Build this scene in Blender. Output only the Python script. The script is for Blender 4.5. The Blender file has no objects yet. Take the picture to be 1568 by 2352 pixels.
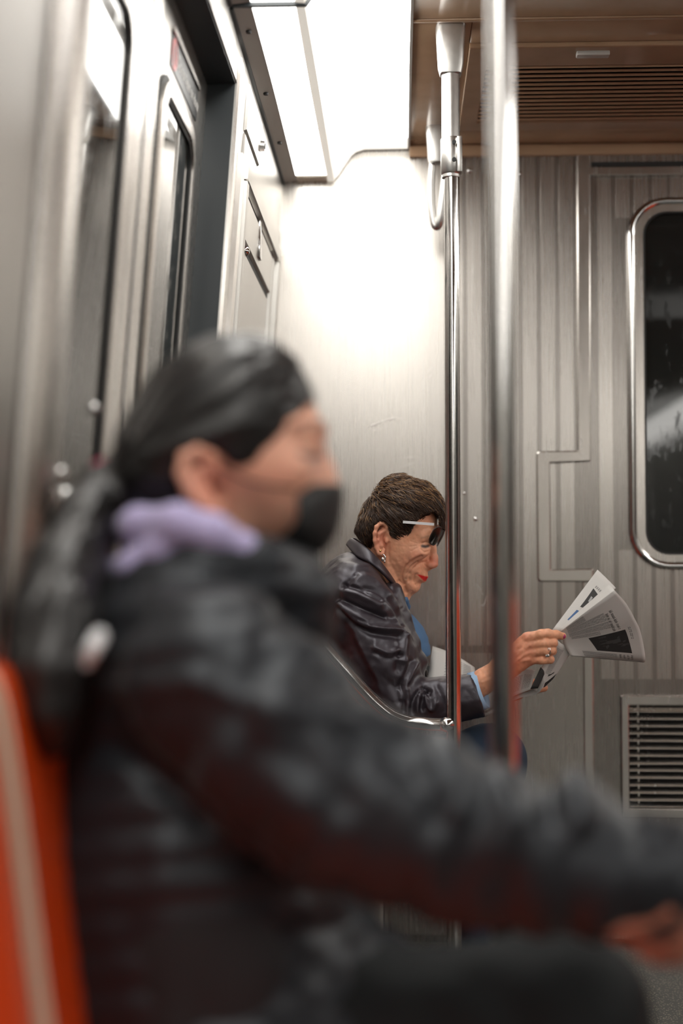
import bpy, bmesh, math, random
import numpy as np
from mathutils import Vector, Matrix
from mathutils.kdtree import KDTree

random.seed(7); rng = np.random.default_rng(7)
scene = bpy.context.scene
COL = scene.collection

# ------------------------------------------------------------------ camera
F_PX = 3267.0                      # 50 mm lens on a 24 x 36 mm upright frame
CAM = np.array([0.0, 0.0, 0.98])
PITCH = math.atan(134 / F_PX); YAW = math.atan(131 / F_PX)
cam_d = bpy.data.cameras.new('camera'); cam = bpy.data.objects.new('camera', cam_d); COL.objects.link(cam)
cam.location = CAM; cam.rotation_euler = (math.pi / 2 + PITCH, 0, YAW)
cam_d.sensor_fit = 'VERTICAL'; cam_d.sensor_height = 36; cam_d.sensor_width = 24; cam_d.lens = 50
cam_d.clip_start = 0.05
cam_d.dof.use_dof = True; cam_d.dof.focus_distance = 3.1; cam_d.dof.aperture_fstop = 1.5
scene.camera = cam

# ------------------------------------------------------------------ world / exposure
w = bpy.data.worlds.new('world'); scene.world = w; w.use_nodes = True
w.node_tree.nodes['Background'].inputs[0].default_value = (0.02, 0.022, 0.025, 1)
w.node_tree.nodes['Background'].inputs[1].default_value = 0.3
scene.view_settings.view_transform = 'Standard'; scene.view_settings.look = 'None'
scene.view_settings.gamma = 1.0; scene.view_settings.use_curve_mapping = False
scene.view_settings.exposure = 0.2
LAMP = 6.6
scene.cycles.max_bounces = 8; scene.cycles.glossy_bounces = 6; scene.cycles.diffuse_bounces = 4
scene.cycles.caustics_reflective = True; scene.cycles.caustics_refractive = False
scene.cycles.sample_clamp_indirect = 6.0; scene.cycles.blur_glossy = 0.5

# ------------------------------------------------------------------ projection helpers (place things where they stand)
def _rx(a): c, s = math.cos(a), math.sin(a); return np.array([[1, 0, 0], [0, c, -s], [0, s, c]])
def _rz(a): c, s = math.cos(a), math.sin(a); return np.array([[c, -s, 0], [s, c, 0], [0, 0, 1]])
RC = _rz(YAW) @ _rx(math.pi / 2 + PITCH)
def ray(px, py): return RC @ np.array([(px - 784) / F_PX, (1176 - py) / F_PX, -1.0])
def P(px, py, Y):
    d = ray(px, py); return CAM + d * (Y / d[1])
def proj(p):
    q = (np.asarray(p, dtype=float) - CAM) @ RC
    return 784 + F_PX * q[..., 0] / -q[..., 2], 1176 - F_PX * q[..., 1] / -q[..., 2]
def on_plane(px, py, p0, n):
    d = ray(px, py); t = np.dot(np.asarray(p0) - CAM, n) / np.dot(d, n); return CAM + d * t

# ------------------------------------------------------------------ object helpers
ORIG = {}
def tag(o, label, cat, group=None):
    o['label'] = label; o['category'] = cat
    if group: o['group'] = group
    return o
def empty(name, loc, label=None, cat=None, group=None):
    o = bpy.data.objects.new(name, None); COL.objects.link(o); o.location = loc; o.empty_display_size = .05
    ORIG[o] = np.array(loc, dtype=float)
    if label: tag(o, label, cat, group)
    return o
def mk(name, verts, faces, mat, parent=None, base=None, smooth=False, kind=None, auto=None):
    """one mesh object; verts in world metres"""
    v = np.asarray(verts, dtype=float)
    if parent is not None: org = ORIG[parent]
    elif base is not None: org = np.array(base, dtype=float)
    else: org = np.array([(v[:, 0].min() + v[:, 0].max()) / 2, (v[:, 1].min() + v[:, 1].max()) / 2, v[:, 2].min()])
    me = bpy.data.meshes.new(name)
    me.from_pydata((v - org).tolist(), [], faces.tolist() if isinstance(faces, np.ndarray) else faces)
    me.update()
    o = bpy.data.objects.new(name, me); COL.objects.link(o)
    if parent is not None: o.parent = parent
    else: o.location = org
    ORIG[o] = org
    if mat is not None: me.materials.append(mat)
    if smooth: me.shade_smooth()
    if auto is not None:
        me.shade_smooth()
        try: me.set_sharp_from_angle(angle=math.radians(auto))
        except Exception: pass
    if kind: o['kind'] = kind
    return o
def struct(o): o['kind'] = 'structure'; return o

class MB:
    """collects shapes for one mesh"""
    def __init__(s): s.v = []; s.f = []
    def add(s, v, f):
        n = len(s.v); s.v += [tuple(map(float, p)) for p in v]; s.f += [tuple(i + n for i in q) for q in f]; return s
    def box(s, lo, hi, bev=0.0):
        if bev <= 0:
            (a, b, c), (d, e, g) = lo, hi
            return s.add([(a, b, c), (d, b, c), (d, e, c), (a, e, c), (a, b, g), (d, b, g), (d, e, g), (a, e, g)],
                         [(0, 3, 2, 1), (4, 5, 6, 7), (0, 1, 5, 4), (1, 2, 6, 5), (2, 3, 7, 6), (3, 0, 4, 7)])
        bm = bmesh.new(); bmesh.ops.create_cube(bm, size=1)
        for v in bm.verts:
            for i in range(3): v.co[i] = lo[i] + (v.co[i] + .5) * (hi[i] - lo[i])
        bmesh.ops.bevel(bm, geom=bm.edges[:], offset=bev, segments=2, affect='EDGES', profile=.5)
        bm.verts.index_update()
        s.add([v.co[:] for v in bm.verts], [[v.index for v in f.verts] for f in bm.faces]); bm.free(); return s
    def obox(s, c, ax, half):
        """oriented box: centre, three unit axes, half sizes"""
        c = np.array(c); ax = np.array(ax); pts = []
        for sz in (-1, 1):
            for sx, sy in ((-1, -1), (1, -1), (1, 1), (-1, 1)):
                pts.append(c + ax[0] * half[0] * sx + ax[1] * half[1] * sy + ax[2] * half[2] * sz)
        return s.add(pts, [(0, 3, 2, 1), (4, 5, 6, 7), (0, 1, 5, 4), (1, 2, 6, 5), (2, 3, 7, 6), (3, 0, 4, 7)])
    def tube(s, pts, rad, n=16, caps=True):
        pts = np.array(pts, dtype=float); m = len(pts)
        rad = np.full(m, rad) if np.isscalar(rad) else np.array(rad)
        T = np.gradient(pts, axis=0); T /= np.linalg.norm(T, axis=1)[:, None] + 1e-12
        up = np.array([0, 0, 1.0]) if abs(T[0][2]) < .9 else np.array([0, 1.0, 0])
        v = []; A = np.cross(T[0], up); A /= np.linalg.norm(A)
        for i in range(m):
            A = A - T[i] * np.dot(A, T[i]); A /= np.linalg.norm(A); B = np.cross(T[i], A)
            for k in range(n):
                t = 2 * math.pi * k / n; v.append(pts[i] + rad[i] * (A * math.cos(t) + B * math.sin(t)))
        f = [(i * n + k, i * n + (k + 1) % n, (i + 1) * n + (k + 1) % n, (i + 1) * n + k) for i in range(m - 1) for k in range(n)]
        if caps: f += [tuple(range(n - 1, -1, -1)), tuple((m - 1) * n + k for k in range(n))]
        return s.add(v, f)
    def prism(s, poly, axis, a, b):
        """polygon in the two other axes, extruded along axis from a to b"""
        n = len(poly); v = []
        for t in (a, b):
            for q in poly:
                p = [0, 0, 0]; o = [i for i in range(3) if i != axis]; p[axis] = t; p[o[0]] = q[0]; p[o[1]] = q[1]; v.append(p)
        f = [(k, (k + 1) % n, n + (k + 1) % n, n + k) for k in range(n)] + [tuple(range(n - 1, -1, -1)), tuple(range(n, 2 * n))]
        return s.add(v, f)
    def ball(s, c, r, nu=16, nv=10):
        r = np.array([r] * 3 if np.isscalar(r) else r); v = []; f = []
        for i in range(nv + 1):
            a = math.pi * i / nv
            for k in range(nu):
                b = 2 * math.pi * k / nu; v.append(np.array(c) + r * np.array([math.sin(a) * math.cos(b), math.sin(a) * math.sin(b), math.cos(a)]))
        for i in range(nv):
            for k in range(nu): f.append((i * nu + k, (i + 1) * nu + k, (i + 1) * nu + (k + 1) % nu, i * nu + (k + 1) % nu))
        return s.add(v, f)
    def build(s, name, mat, parent=None, base=None, smooth=False, auto=None, kind=None):
        o = mk(name, s.v, s.f, mat, parent, base, smooth, kind, auto)
        bm = bmesh.new(); bm.from_mesh(o.data); bmesh.ops.recalc_face_normals(bm, faces=bm.faces[:]); bm.to_mesh(o.data); bm.free()
        return o
def spline(pts, n=8):
    """Catmull-Rom through points"""
    p = np.array(pts, dtype=float); p = np.vstack([2 * p[0] - p[1], p, 2 * p[-1] - p[-2]]); out = []
    for i in range(1, len(p) - 2):
        for k in range(n):
            t = k / n; a, b, c, d = p[i - 1], p[i], p[i + 1], p[i + 2]
            out.append(.5 * ((2 * b) + (c - a) * t + (2 * a - 5 * b + 4 * c - d) * t * t + (3 * b - a - 3 * c + d) * t ** 3))
    out.append(p[-2]); return np.array(out)
def rrect(cx, cz, hx, hz, r, n=7):
    out = []
    for (sx, sz, a0) in ((1, 1, 0), (-1, 1, 90), (-1, -1, 180), (1, -1, 270)):
        for k in range(n + 1):
            a = math.radians(a0 + 90 * k / n); out.append((cx + sx * (hx - r) + r * math.cos(a), cz + sz * (hz - r) + r * math.sin(a)))
    return out
def ring_prism(outer, inner, fn, a, b):
    """frame between two outlines of equal length; fn(x, z, depth) -> point"""
    n = len(outer); v = [fn(*q, a) for q in outer] + [fn(*q, a) for q in inner] + [fn(*q, b) for q in outer] + [fn(*q, b) for q in inner]; f = []
    for k in range(n):
        j = (k + 1) % n
        f += [(k, j, n + j, n + k), (2 * n + k, 3 * n + k, 3 * n + j, 2 * n + j), (k, 2 * n + k, 2 * n + j, j), (n + k, n + j, 3 * n + j, 3 * n + k)]
    return v, f

# ------------------------------------------------------------------ materials
def mat(name, col, rough=.5, metal=0.0, **kw):
    m = bpy.data.materials.new(name); m.use_nodes = True; nt = m.node_tree; b = nt.nodes['Principled BSDF']
    b.inputs['Base Color'].default_value = (*col, 1); b.inputs['Roughness'].default_value = rough; b.inputs['Metallic'].default_value = metal
    for k, v in kw.items(): b.inputs[k.replace('_', ' ')].default_value = v
    return m
def N(m, t, **kw):
    n = m.node_tree.nodes.new(t)
    for k, v in kw.items(): setattr(n, k, v)
    return n
def L(m, a, b): m.node_tree.links.new(a, b)
def noise(m, scale, sc3=(1, 1, 1), detail=3.0, coord='Object', rough=.5):
    tc = N(m, 'ShaderNodeTexCoord'); mp = N(m, 'ShaderNodeMapping'); mp.inputs['Scale'].default_value = sc3
    n = N(m, 'ShaderNodeTexNoise'); n.inputs['Scale'].default_value = scale; n.inputs['Detail'].default_value = detail; n.inputs['Roughness'].default_value = rough
    L(m, tc.outputs[coord], mp.inputs[0]); L(m, mp.outputs[0], n.inputs['Vector']); return n.outputs['Fac']
def ramp(m, fac, stops):
    r = N(m, 'ShaderNodeValToRGB'); e = r.color_ramp.elements
    while len(e) < len(stops): e.new(.5)
    for i, (p, c) in enumerate(stops): e[i].position = p; e[i].color = (*c, 1) if not np.isscalar(c) else (c, c, c, 1)
    L(m, fac, r.inputs[0]); return r.outputs[0]
def bump(m, fac, strength, dist=.001):
    b = N(m, 'ShaderNodeBump'); b.inputs['Strength'].default_value = strength; b.inputs['Distance'].default_value = dist
    L(m, fac, b.inputs['Height']); pb = m.node_tree.nodes['Principled BSDF']
    if pb.inputs['Normal'].is_linked: L(m, pb.inputs['Normal'].links[0].from_socket, b.inputs['Normal'])
    L(m, b.outputs[0], pb.inputs['Normal'])
def inp(m, k): return m.node_tree.nodes['Principled BSDF'].inputs[k]

def steel(name, col=(.60, .585, .555), r=(.24, .40), streak=(70, 70, 1.2), aniso=.0, bmp=.08, blotch=.5):
    m = mat(name, col, .3, 1.0)
    n1 = noise(m, 4, streak, 4); n2 = noise(m, 3.0, (1, 1, .6), 4)
    mx = N(m, 'ShaderNodeMix'); mx.inputs[0].default_value = blotch; L(m, n1, mx.inputs[2]); L(m, n2, mx.inputs[3])
    mr = N(m, 'ShaderNodeMapRange'); mr.inputs[1].default_value = .3; mr.inputs[2].default_value = .7; mr.inputs[3].default_value = r[0]; mr.inputs[4].default_value = r[1]
    L(m, mx.outputs[0], mr.inputs[0]); L(m, mr.outputs[0], inp(m, 'Roughness'))
    c2 = tuple(x * .93 for x in col); L(m, ramp(m, n1, [(.3, c2), (.7, col)]), inp(m, 'Base Color'))
    if bmp: bump(m, n1, bmp, .0006)
    if aniso:
        t = N(m, 'ShaderNodeTangent', direction_type='RADIAL', axis='Z'); L(m, t.outputs[0], inp(m, 'Tangent')); inp(m, 'Anisotropic').default_value = aniso
    return m
M = {}
M['steel_end'] = steel('brushed steel end wall', (.60, .57, .535), (.23, .31), (80, 80, .9), .5, .02)
M['steel_groove'] = steel('darker steel in the grooves', (.40, .375, .35), (.23, .31), (80, 80, .9), .5, .02)  # darker colour than the ribs, same roughness
M['steel_side'] = steel('brushed steel side wall', (.60, .585, .555), (.26, .42), (60, 60, 1.2), .3)
M['steel_door'] = steel('door steel', (.60, .58, .55), (.22, .36), (60, 60, 1.2), .3)
M['steel_trim'] = steel('trim steel', (.63, .595, .56), (.2, .3), (30, 30, 2), 0)
M['chrome'] = steel('polished pole steel', (.62, .61, .60), (.07, .14), (20, 20, 40), 0, .03)
M['satin'] = steel('satin cast steel', (.62, .61, .59), (.28, .38), (20, 20, 20), 0, .1)
M['dark_jamb'] = mat('dark grey for jamb shade and lamp rails', (.028, .035, .039), .42)  # shade of the door reveals put into the colour; lamp rails share it
M['scuff'] = mat('scuffed bare metal', (.72, .70, .67), .6, .7)
M['rubber'] = mat('black rubber', (.012, .012, .012), .6)
M['pane'] = mat('dark window pane', (.010, .012, .012), .04, 0, Specular_IOR_Level=.6)
_s = noise(M['pane'], 60, (1, 1, .4), 6); L(M['pane'], ramp(M['pane'], _s, [(.55, .03), (.75, .22)]), inp(M['pane'], 'Roughness'))
M['ceiling'] = mat('tan ceiling laminate', (.40, .265, .16), .16)
L(M['ceiling'], ramp(M['ceiling'], noise(M['ceiling'], 9, (1, 1, 1), 4), [(.3, (.30, .19, .115)), (.7, (.36, .235, .15))]), inp(M['ceiling'], 'Base Color'))
M['vent'] = mat('tan vent plastic', (.36, .225, .135), .35)
M['black'] = mat('black void', (.006, .006, .006), .8)
M['lampgrey'] = mat('lamp frame grey', (.42, .40, .37), .4, .2)
M['floor'] = mat('speckled dark floor', (.05, .05, .045), .45)
_v = N(M['floor'], 'ShaderNodeTexVoronoi'); _v.inputs['Scale'].default_value = 170; _t = N(M['floor'], 'ShaderNodeTexCoord'); L(M['floor'], _t.outputs['Object'], _v.inputs['Vector'])
L(M['floor'], ramp(M['floor'], _v.outputs['Distance'], [(0.0, (.34, .32, .22)), (.25, (.2, .19, .14)), (.33, (.05, .05, .047)), (1, (.03, .031, .03))]), inp(M['floor'], 'Base Color'))
M['orange'] = mat('orange moulded plastic', (.66, .062, .006), .33)
M['beige'] = mat('beige edging', (.55, .47, .36), .5)
M['diff'] = bpy.data.materials.new('lit diffuser'); M['diff'].use_nodes = True
_b = inp(M['diff'], 'Emission Color'); _b.default_value = (1.0, .975, .925, 1); inp(M['diff'], 'Emission Strength').default_value = LAMP
inp(M['diff'], 'Base Color').default_value = (.8, .8, .78, 1)
M['diffdim'] = mat('glowing translucent strip', (.7, .66, .58), .4, Emission_Color=(1, .95, .85, 1), Emission_Strength=.45)  # weak emission stands in for lamplight passing through the plastic
M['diffend'] = mat('dimly glowing diffuser end', (.8, .79, .75), .4, Emission_Color=(1, .97, .9, 1), Emission_Strength=.9)  # weaker glow put in where the lamp stops short of the wall
M['diffcap'] = mat('diffuser end plastic', (.72, .66, .56), .4, Subsurface_Weight=.0)
M['red'] = mat('sign red', (.55, .03, .03), .4); M['signblack'] = mat('sign black', (.02, .022, .025), .4); M['signwhite'] = mat('sign white', (.7, .7, .68), .5)

def leatherish(name, col, rough, bs, bd, sc=350, **kw):
    m = mat(name, col, rough, **kw); bump(m, noise(m, sc, (1, 1, 1), 3), bs, bd); return m
M['leather'] = leatherish('brown black leather', (.026, .019, .024), .41, .25, .0008, 260, Specular_IOR_Level=.62)
M['denim'] = leatherish('navy jeans', (.018, .035, .065), .85, .3, .0006, 900)
M['shirt'] = leatherish('blue denim shirt', (.065, .145, .28), .8, .3, .0006, 900)
M['cuff'] = mat('light blue cuff', (.34, .50, .72), .8)
M['nylon'] = leatherish('black nylon', (.009, .010, .013), .46, .35, .003, 34, Specular_IOR_Level=.42, Sheen_Weight=.08)
inp(M['nylon'], 'Specular Tint').default_value = (.88, .94, 1.0, 1)
inp(M['leather'], 'Specular Tint').default_value = (.90, .90, 1.0, 1)
M['cloth_black'] = mat('black cloth', (.010, .010, .012), .85)
M['trouser'] = mat('charcoal trousers', (.006, .008, .009), .75, Specular_IOR_Level=.25)
M['purple'] = mat('lilac fleece', (.42, .37, .60), .9, 0, Sheen_Weight=.3)
M['mask'] = mat('black face mask', (.012, .012, .012), .7)
M['hair_black'] = mat('black hair', (.007, .006, .006), .36, Specular_IOR_Level=.5)
M['pink'] = mat('pink elastic', (.55, .03, .12), .7)
M['white'] = mat('white plastic', (.8, .82, .84), .4)
M['silver'] = mat('silver', (.80, .79, .77), .18, 1.0)
M['gold'] = mat('gold', (.7, .5, .2), .25, 1.0)
M['lens'] = mat('dark sunglass lens', (.010, .008, .006), .08, 0, Specular_IOR_Level=.4)
M['temple'] = mat('silver temple arm', (.72, .72, .74), .35, .6)
M['templedark'] = mat('brown temple tip', (.035, .02, .015), .35)
M['nail'] = mat('magenta nail varnish', (.36, .03, .12), .2)
M['paper'] = mat('newsprint', (.56, .545, .525), .85)
bump(M['paper'], noise(M['paper'], 400, (1, 1, 1), 2), .2, .0003)
M['ink'] = mat('printing ink grey', (.24, .235, .23), .85); M['inkdark'] = mat('printing ink black', (.022, .021, .021), .6); M['inkblue'] = mat('printing ink blue', (.07, .14, .30), .8); M['inkmid'] = mat('printing ink mid', (.06, .06, .06), .7); M['inklight'] = mat('printing ink pale', (.36, .36, .36), .8)
def attr_mat(name, rough, attr='Col', **kw):
    m = mat(name, (.5, .5, .5), rough, **kw); a = N(m, 'ShaderNodeAttribute'); a.attribute_name = attr; L(m, a.outputs['Color'], inp(m, 'Base Color')); return m
M['skin'] = attr_mat('skin', .46, Subsurface_Weight=.12, Subsurface_Scale=.004, Specular_IOR_Level=.4)
inp(M['skin'], 'Subsurface Radius').default_value = (1, .35, .2)
bump(M['skin'], noise(M['skin'], 420, (1, 1, 1), 3), .18, .0006)
M['skin2'] = attr_mat('skin smooth', .42, Subsurface_Weight=.15, Subsurface_Scale=.004)
M['hair_brown'] = attr_mat('brown hair', .42, Specular_IOR_Level=.45)

# ================================================================== THE CAR
YE = 3.8; ZC = 2.12; XM = .95            # end wall, ceiling, middle of the car
YB = -5.0
A0 = P(648, 418, YE); B0 = P(622, 770, YE)
K = (A0[0] - B0[0]) / (A0[2] - B0[2])
def wx(z, off=0.0): return A0[0] + K * (z - A0[2]) - off      # leaning left wall
NW = np.array([1, 0, -K]); NW /= np.linalg.norm(NW)
def onwall(px, py, off=0.0): return on_plane(px, py, A0 - np.array([off, 0, 0]), NW)
def wallbox(mb, y0, y1, z0, z1, t0, t1, bev=.0):
    """box on the leaning left wall: t = height above wall plane (towards the aisle)"""
    pts = []
    for t in (t0, t1):
        for (y, z) in ((y0, z0), (y1, z0), (y1, z1), (y0, z1)):
            s = bev if t == t1 else 0
            yy = y + s * (1 if y == y0 else -1); zz = z + s * (1 if z == z0 else -1)
            pts.append((wx(zz) + t, yy, zz))
    mb.add(pts, [(0, 3, 2, 1), (4, 5, 6, 7), (0, 1, 5, 4), (1, 2, 6, 5), (2, 3, 7, 6), (3, 0, 4, 7)]); return mb

struct(MB().box((-.75, YB - .1, -.06), (2.65, YE + .12, 0)).build('floor', M['floor']))
# ceiling: tan panels between two light coves
ceil = struct(MB().box((-.6, YB - .1, ZC + .006), (2.5, YE + .12, ZC + .09)).build('ceiling', M['ceiling']))
YS = 2.905                                     # seam between the ceiling panels
for (y0, y1, lip) in ((YB, 1.15, 0), (1.16, YS, 0), (YS + .012, YE - .004, 1)):
    mb = MB()
    if lip:   # panel with an opening for the air vent
        xa, xb, ya, yb = .155, 1.745, 3.045, 3.63
        for lo, hi in (((.03, y0, ZC), (xa, y1, ZC + .012)), ((xb, y0, ZC), (1.87, y1, ZC + .012)), ((xa, y0, ZC), (xb, ya, ZC + .012)), ((xa, yb, ZC), (xb, y1, ZC + .012))): mb.box(lo, hi, .0025)
    else: mb.box((.03, y0, ZC), (1.87, y1, ZC + .012), .004)
    mb.build('ceiling_panel', M['ceiling'], ceil, auto=40)
MB().box((.03, YS - .001, ZC - .003), (1.87, YS + .014, ZC + .004), .002).build('seam_strip', M['ceiling'], ceil, auto=40)
# air vent set in the ceiling
vent = empty('air_vent', (XM, 3.34, ZC), 'long tan louvred air vent in the ceiling beside the end wall', 'vent')
o_ = [(.155, 3.045), (1.745, 3.045), (1.745, 3.63), (.155, 3.63)]; i_ = [(.20, 3.165), (1.70, 3.165), (1.70, 3.565), (.20, 3.565)]
v, f = ring_prism(o_, i_, lambda x, y, d: (x, y, d), ZC - .010, ZC + .01)
mb = MB().add(v, f)
fr = mb.build('frame', M['ceiling'], vent)
bv = fr.modifiers.new('bevel', 'BEVEL'); bv.width = .004; bv.segments = 2
MB().box((.19, 3.15, ZC + .004), (1.71, 3.58, ZC + .006)).build('backing', M['black'], vent)
nsl = 14
for k in range(nsl):
    y = 3.180 + k * (3.55 - 3.180) / (nsl - 1)
    MB().obox((XM, y, ZC - .004), ((1, 0, 0), (0, math.cos(.5), math.sin(.5)), (0, -math.sin(.5), math.cos(.5))), (.75, .0118, .0026)).build('slat', M['vent'], vent)
c = P(1361, 110, 3.08)
MB().box((c[0] - .036, 3.07, ZC - .020), (c[0] + .036, 3.092, ZC - .008), .003).build('latch', M['lampgrey'], vent, auto=40)

# ---- end wall: ribbed brushed steel
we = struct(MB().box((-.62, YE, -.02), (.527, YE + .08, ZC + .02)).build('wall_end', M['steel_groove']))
MB().box((-.45, YE - .0002, .02), (.10, YE, ZC - .01)).build('light_wash_backing', M['steel_end'], we)  # lighter groove floors stand in for light washing out the left side
pit = .0492; ribw = .0372
mesh_rib = None
def rib(parent, x0, z0, z1, shared):
    global mesh_rib
    d = .0005; b = .0004
    v = [(x0, YE, z0), (x0 + ribw, YE, z0), (x0 + ribw, YE, z1), (x0, YE, z1), (x0 + b, YE - d, z0 + b), (x0 + ribw - b, YE - d, z0 + b), (x0 + ribw - b, YE - d, z1 - b), (x0 + b, YE - d, z1 - b)]
    f = [(4, 5, 6, 7), (0, 1, 5, 4), (1, 2, 6, 5), (2, 3, 7, 6), (3, 0, 4, 7)]
    return mk('rib', v, f, M['steel_end'], parent)
ZK = P(1100, 1500, YE)[2]
x = P(1315, 500, YE)[0] - ribw
xs = []
while x > -.36: xs.append(x); x -= pit
for x in xs:
    zt = 2.02 if x < -.17 else ZC - .012
    rib(we, x, ZK + .02, zt, None)
for (x0, x1) in ((-.46, -.02), (-.015, .50)):     # plain kick panels below the ribs
    MB().box((x0, YE - .0008, .02), (x1, YE, ZK)).build('kick_panel', M['steel_end'], we)
MB().box((.03, YE - .02, ZC - .03), (1.3, YE, ZC), .003).build('cornice', M['ceiling'], we)
# the jogged jamb strip around the lock
def pxz(px, py): q = P(px, py, YE); return (q[0], q[2])
jog = [pxz(*q) for q in ((1323, 352), (1354, 352), (1355, 1060), (1262, 1064), (1264, 1308), (1361, 1306), (1361, 1336), (1240, 1336), (1234, 1330), (1231, 1042), (1236, 1037), (1325, 1036))]
mb = MB().prism(jog, 1, YE - .012, YE); o = mb.build('jamb_strip', M['steel_trim'], we)
bv = o.modifiers.new('bevel', 'BEVEL'); bv.width = .003; bv.segments = 2; bv.limit_method = 'ANGLE'; bv.angle_limit = math.radians(40)
q0 = pxz(1338, 1336); q1 = pxz(1360, 1336)
MB().box((q0[0], YE - .006, .02), (q1[0], YE, q0[1]), .002).build('jamb_strip', M['steel_trim'], we)
for (px, py, r) in ((1092, 1192, .006), (1078, 392, .007), (1066, 1133, .004), (1194, 400, .005), (1140, 1320, .004)):
    q = P(px, py, YE); MB().ball((q[0], YE - .004, q[2]), (r, r * .5, r), 12, 8).build('screw', M['chrome'], we, smooth=True)
# scratches scored into the wall
scr = [((805, 1000), (860, 975), (940, 945)), ((820, 1002), (880, 968), (935, 955)), ((850, 985), (900, 962), (950, 962)), ((870, 1062), (940, 1050), (1010, 1056)), ((950, 885), (985, 850), (1020, 815)),
       ((965, 880), (990, 862), (1015, 830)), ((860, 1085), (930, 1070), (1000, 1040)), ((770, 840), (800, 830), (822, 826)), ((1205, 1010), (1225, 985), (1232, 970)), ((1080, 1330), (1100, 1350), (1112, 1372)), ((1090, 1380), (1110, 1390), (1120, 1360)), ((865, 690), (880, 685), (890, 676)), ((835, 990), (870, 985), (915, 965))]
for k, s_ in enumerate(scr):
    pts = spline([P(a, b, YE + .0004) for a, b in s_], 6); pts[:, 1] += .0010 * (k < 3)
    r_ = np.interp(np.linspace(0, 1, len(pts)), [0, .5, 1], [.0004, .0034 if k < 3 else .0014, .0004])
    MB().tube(pts, r_, 5)  .build('scratch', M['scuff'], we, smooth=True)

# ---- end door on the right, with window and grille
XD0, XD1 = pxz(1361, 500)[0], 1.38
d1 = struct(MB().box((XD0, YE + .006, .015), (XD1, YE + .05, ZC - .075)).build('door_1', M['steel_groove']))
x = pxz(1372, 500)[0]; k = 0
win_l = pxz(1443, 800)[0]; win_c = win_l + .235; wz0, wz1 = pxz(1500, 1306)[1], pxz(1500, 456)[1]
for dx in np.arange(x, XD1 - .03, pit):
    zb, zt = pxz(1400, 1560)[1], ZC - .085
    ins = .05 if dx < win_l + .05 else .02
    under = dx + ribw > win_l + .004 and dx < win_c + .23
    for (z0, z1) in (((zb, wz0 + ins), (wz1 - ins, zt)) if under else ((zb, zt),)):
        o = rib(d1, dx, z0, z1, None); o.location.y += .006
MB().box((XD0 - .02, YE - .012, ZC - .085), (XD1, YE + .004, ZC - .060), .003).build('door_header', M['steel_trim'], d1)
q = P(1450, 376, YE); MB().box((XD0 - .004, YE - .013, q[2] - .010), (XD1, YE + .004, q[2] + .002)).build('header_gap', M['rubber'], d1)
MB().box((XD0 - .02, YE - .004, ZC - .060), (XD1 + .9, YE + .05, ZC + .0)).build('header_panel', M['steel_end'], d1)
hz = (wz1 - wz0) / 2; cz = (wz0 + wz1) / 2
fn = lambda x, z, d: (x, d, z)
rp = rrect(win_c, cz, .227, hz - .008, .094, 10); rp = [(a, YE - .003, b) for a, b in rp]
wf = MB().tube(rp + rp[:2], .010, 12, False).build('window_rim', M['chrome'], d1, smooth=True)
v, f = ring_prism(rrect(win_c, cz, .222, hz - .013, .088, 10), rrect(win_c, cz, .194, hz - .038, .062, 10), fn, YE - .007, YE + .012)
MB().add(v, f).build('window_frame', M['steel_trim'], d1, auto=35)
v, f = ring_prism(rrect(win_c, cz, .195, hz - .037, .062, 10), rrect(win_c, cz, .190, hz - .042, .058, 10), fn, YE - .009, YE + .012)
MB().add(v, f).build('window_gasket', M['rubber'], d1, auto=35)
poly = rrect(win_c, cz, .192, hz - .040, .06, 10)
MB().prism(poly, 1, YE + .001, YE + .006).build('pane', M['pane'], d1)
# grille
g0 = pxz(1425, 1597); g1 = pxz(1443, 1620); gz0 = pxz(1443, 1856)[1]; gzo = pxz(1430, 1880)[1]
gx1, gxo = 1.02, 1.05
v, f = ring_prism([(g0[0], g0[1]), (gxo, g0[1]), (gxo, gzo), (g0[0], gzo)], [(g1[0], g1[1]), (gx1, g1[1]), (gx1, gz0), (g1[0], gz0)], fn, YE - .008, YE + .006)
o = MB().add(v, f).build('grille_frame', M['steel_trim'], d1); bv = o.modifiers.new('bevel', 'BEVEL'); bv.width = .003; bv.segments = 2
MB().box((g1[0], YE + .0035, gz0), (gx1, YE + .005, g1[1])).build('grille_backing', M['black'], d1)
ns = 14
for k in range(ns):
    z = g1[1] - .0115 - k * (g1[1] - gz0 - .018) / (ns - 1); a = .75; t = rng.normal(0, .006) if k in (1, 4, 7, 9) else rng.normal(0, .001)
    MB().obox(((g1[0] + gx1) / 2, YE - .003, z), ((math.cos(t), 0, math.sin(t)), (0, math.cos(a), math.sin(a)), (-math.sin(t), -math.sin(a), math.cos(a))), ((gx1 - g1[0]) / 2, .0072, .0011)).build('grille_slat', M['steel_trim'], d1)
q = pxz(1464, 1700)[0]
MB().box((q, YE + .001, gz0), (q + .004, YE + .003, g1[1])).build('grille_bar', M['steel_trim'], d1)

# ---- left wall
Y_DN, Y_DF = 1.53, 2.775; Z_DH = 1.948; D_OFF = .058
def wall_piece(y0, y1, z0, z1, name, parent=None, t=0.0, thick=.05):
    mb = MB(); wallbox(mb, y0, y1, z0, z1, t - thick, t); return mb.build(name, M['steel_side'], parent)
wl = struct(wall_piece(Y_DF, YE + .02, 0, 2.20, 'wall_left'))
wall_piece(YB, Y_DN, 0, 2.20, 'wall_panel', wl)
wall_piece(Y_DN, Y_DF, Z_DH, 2.20, 'door_lintel', wl)
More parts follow.
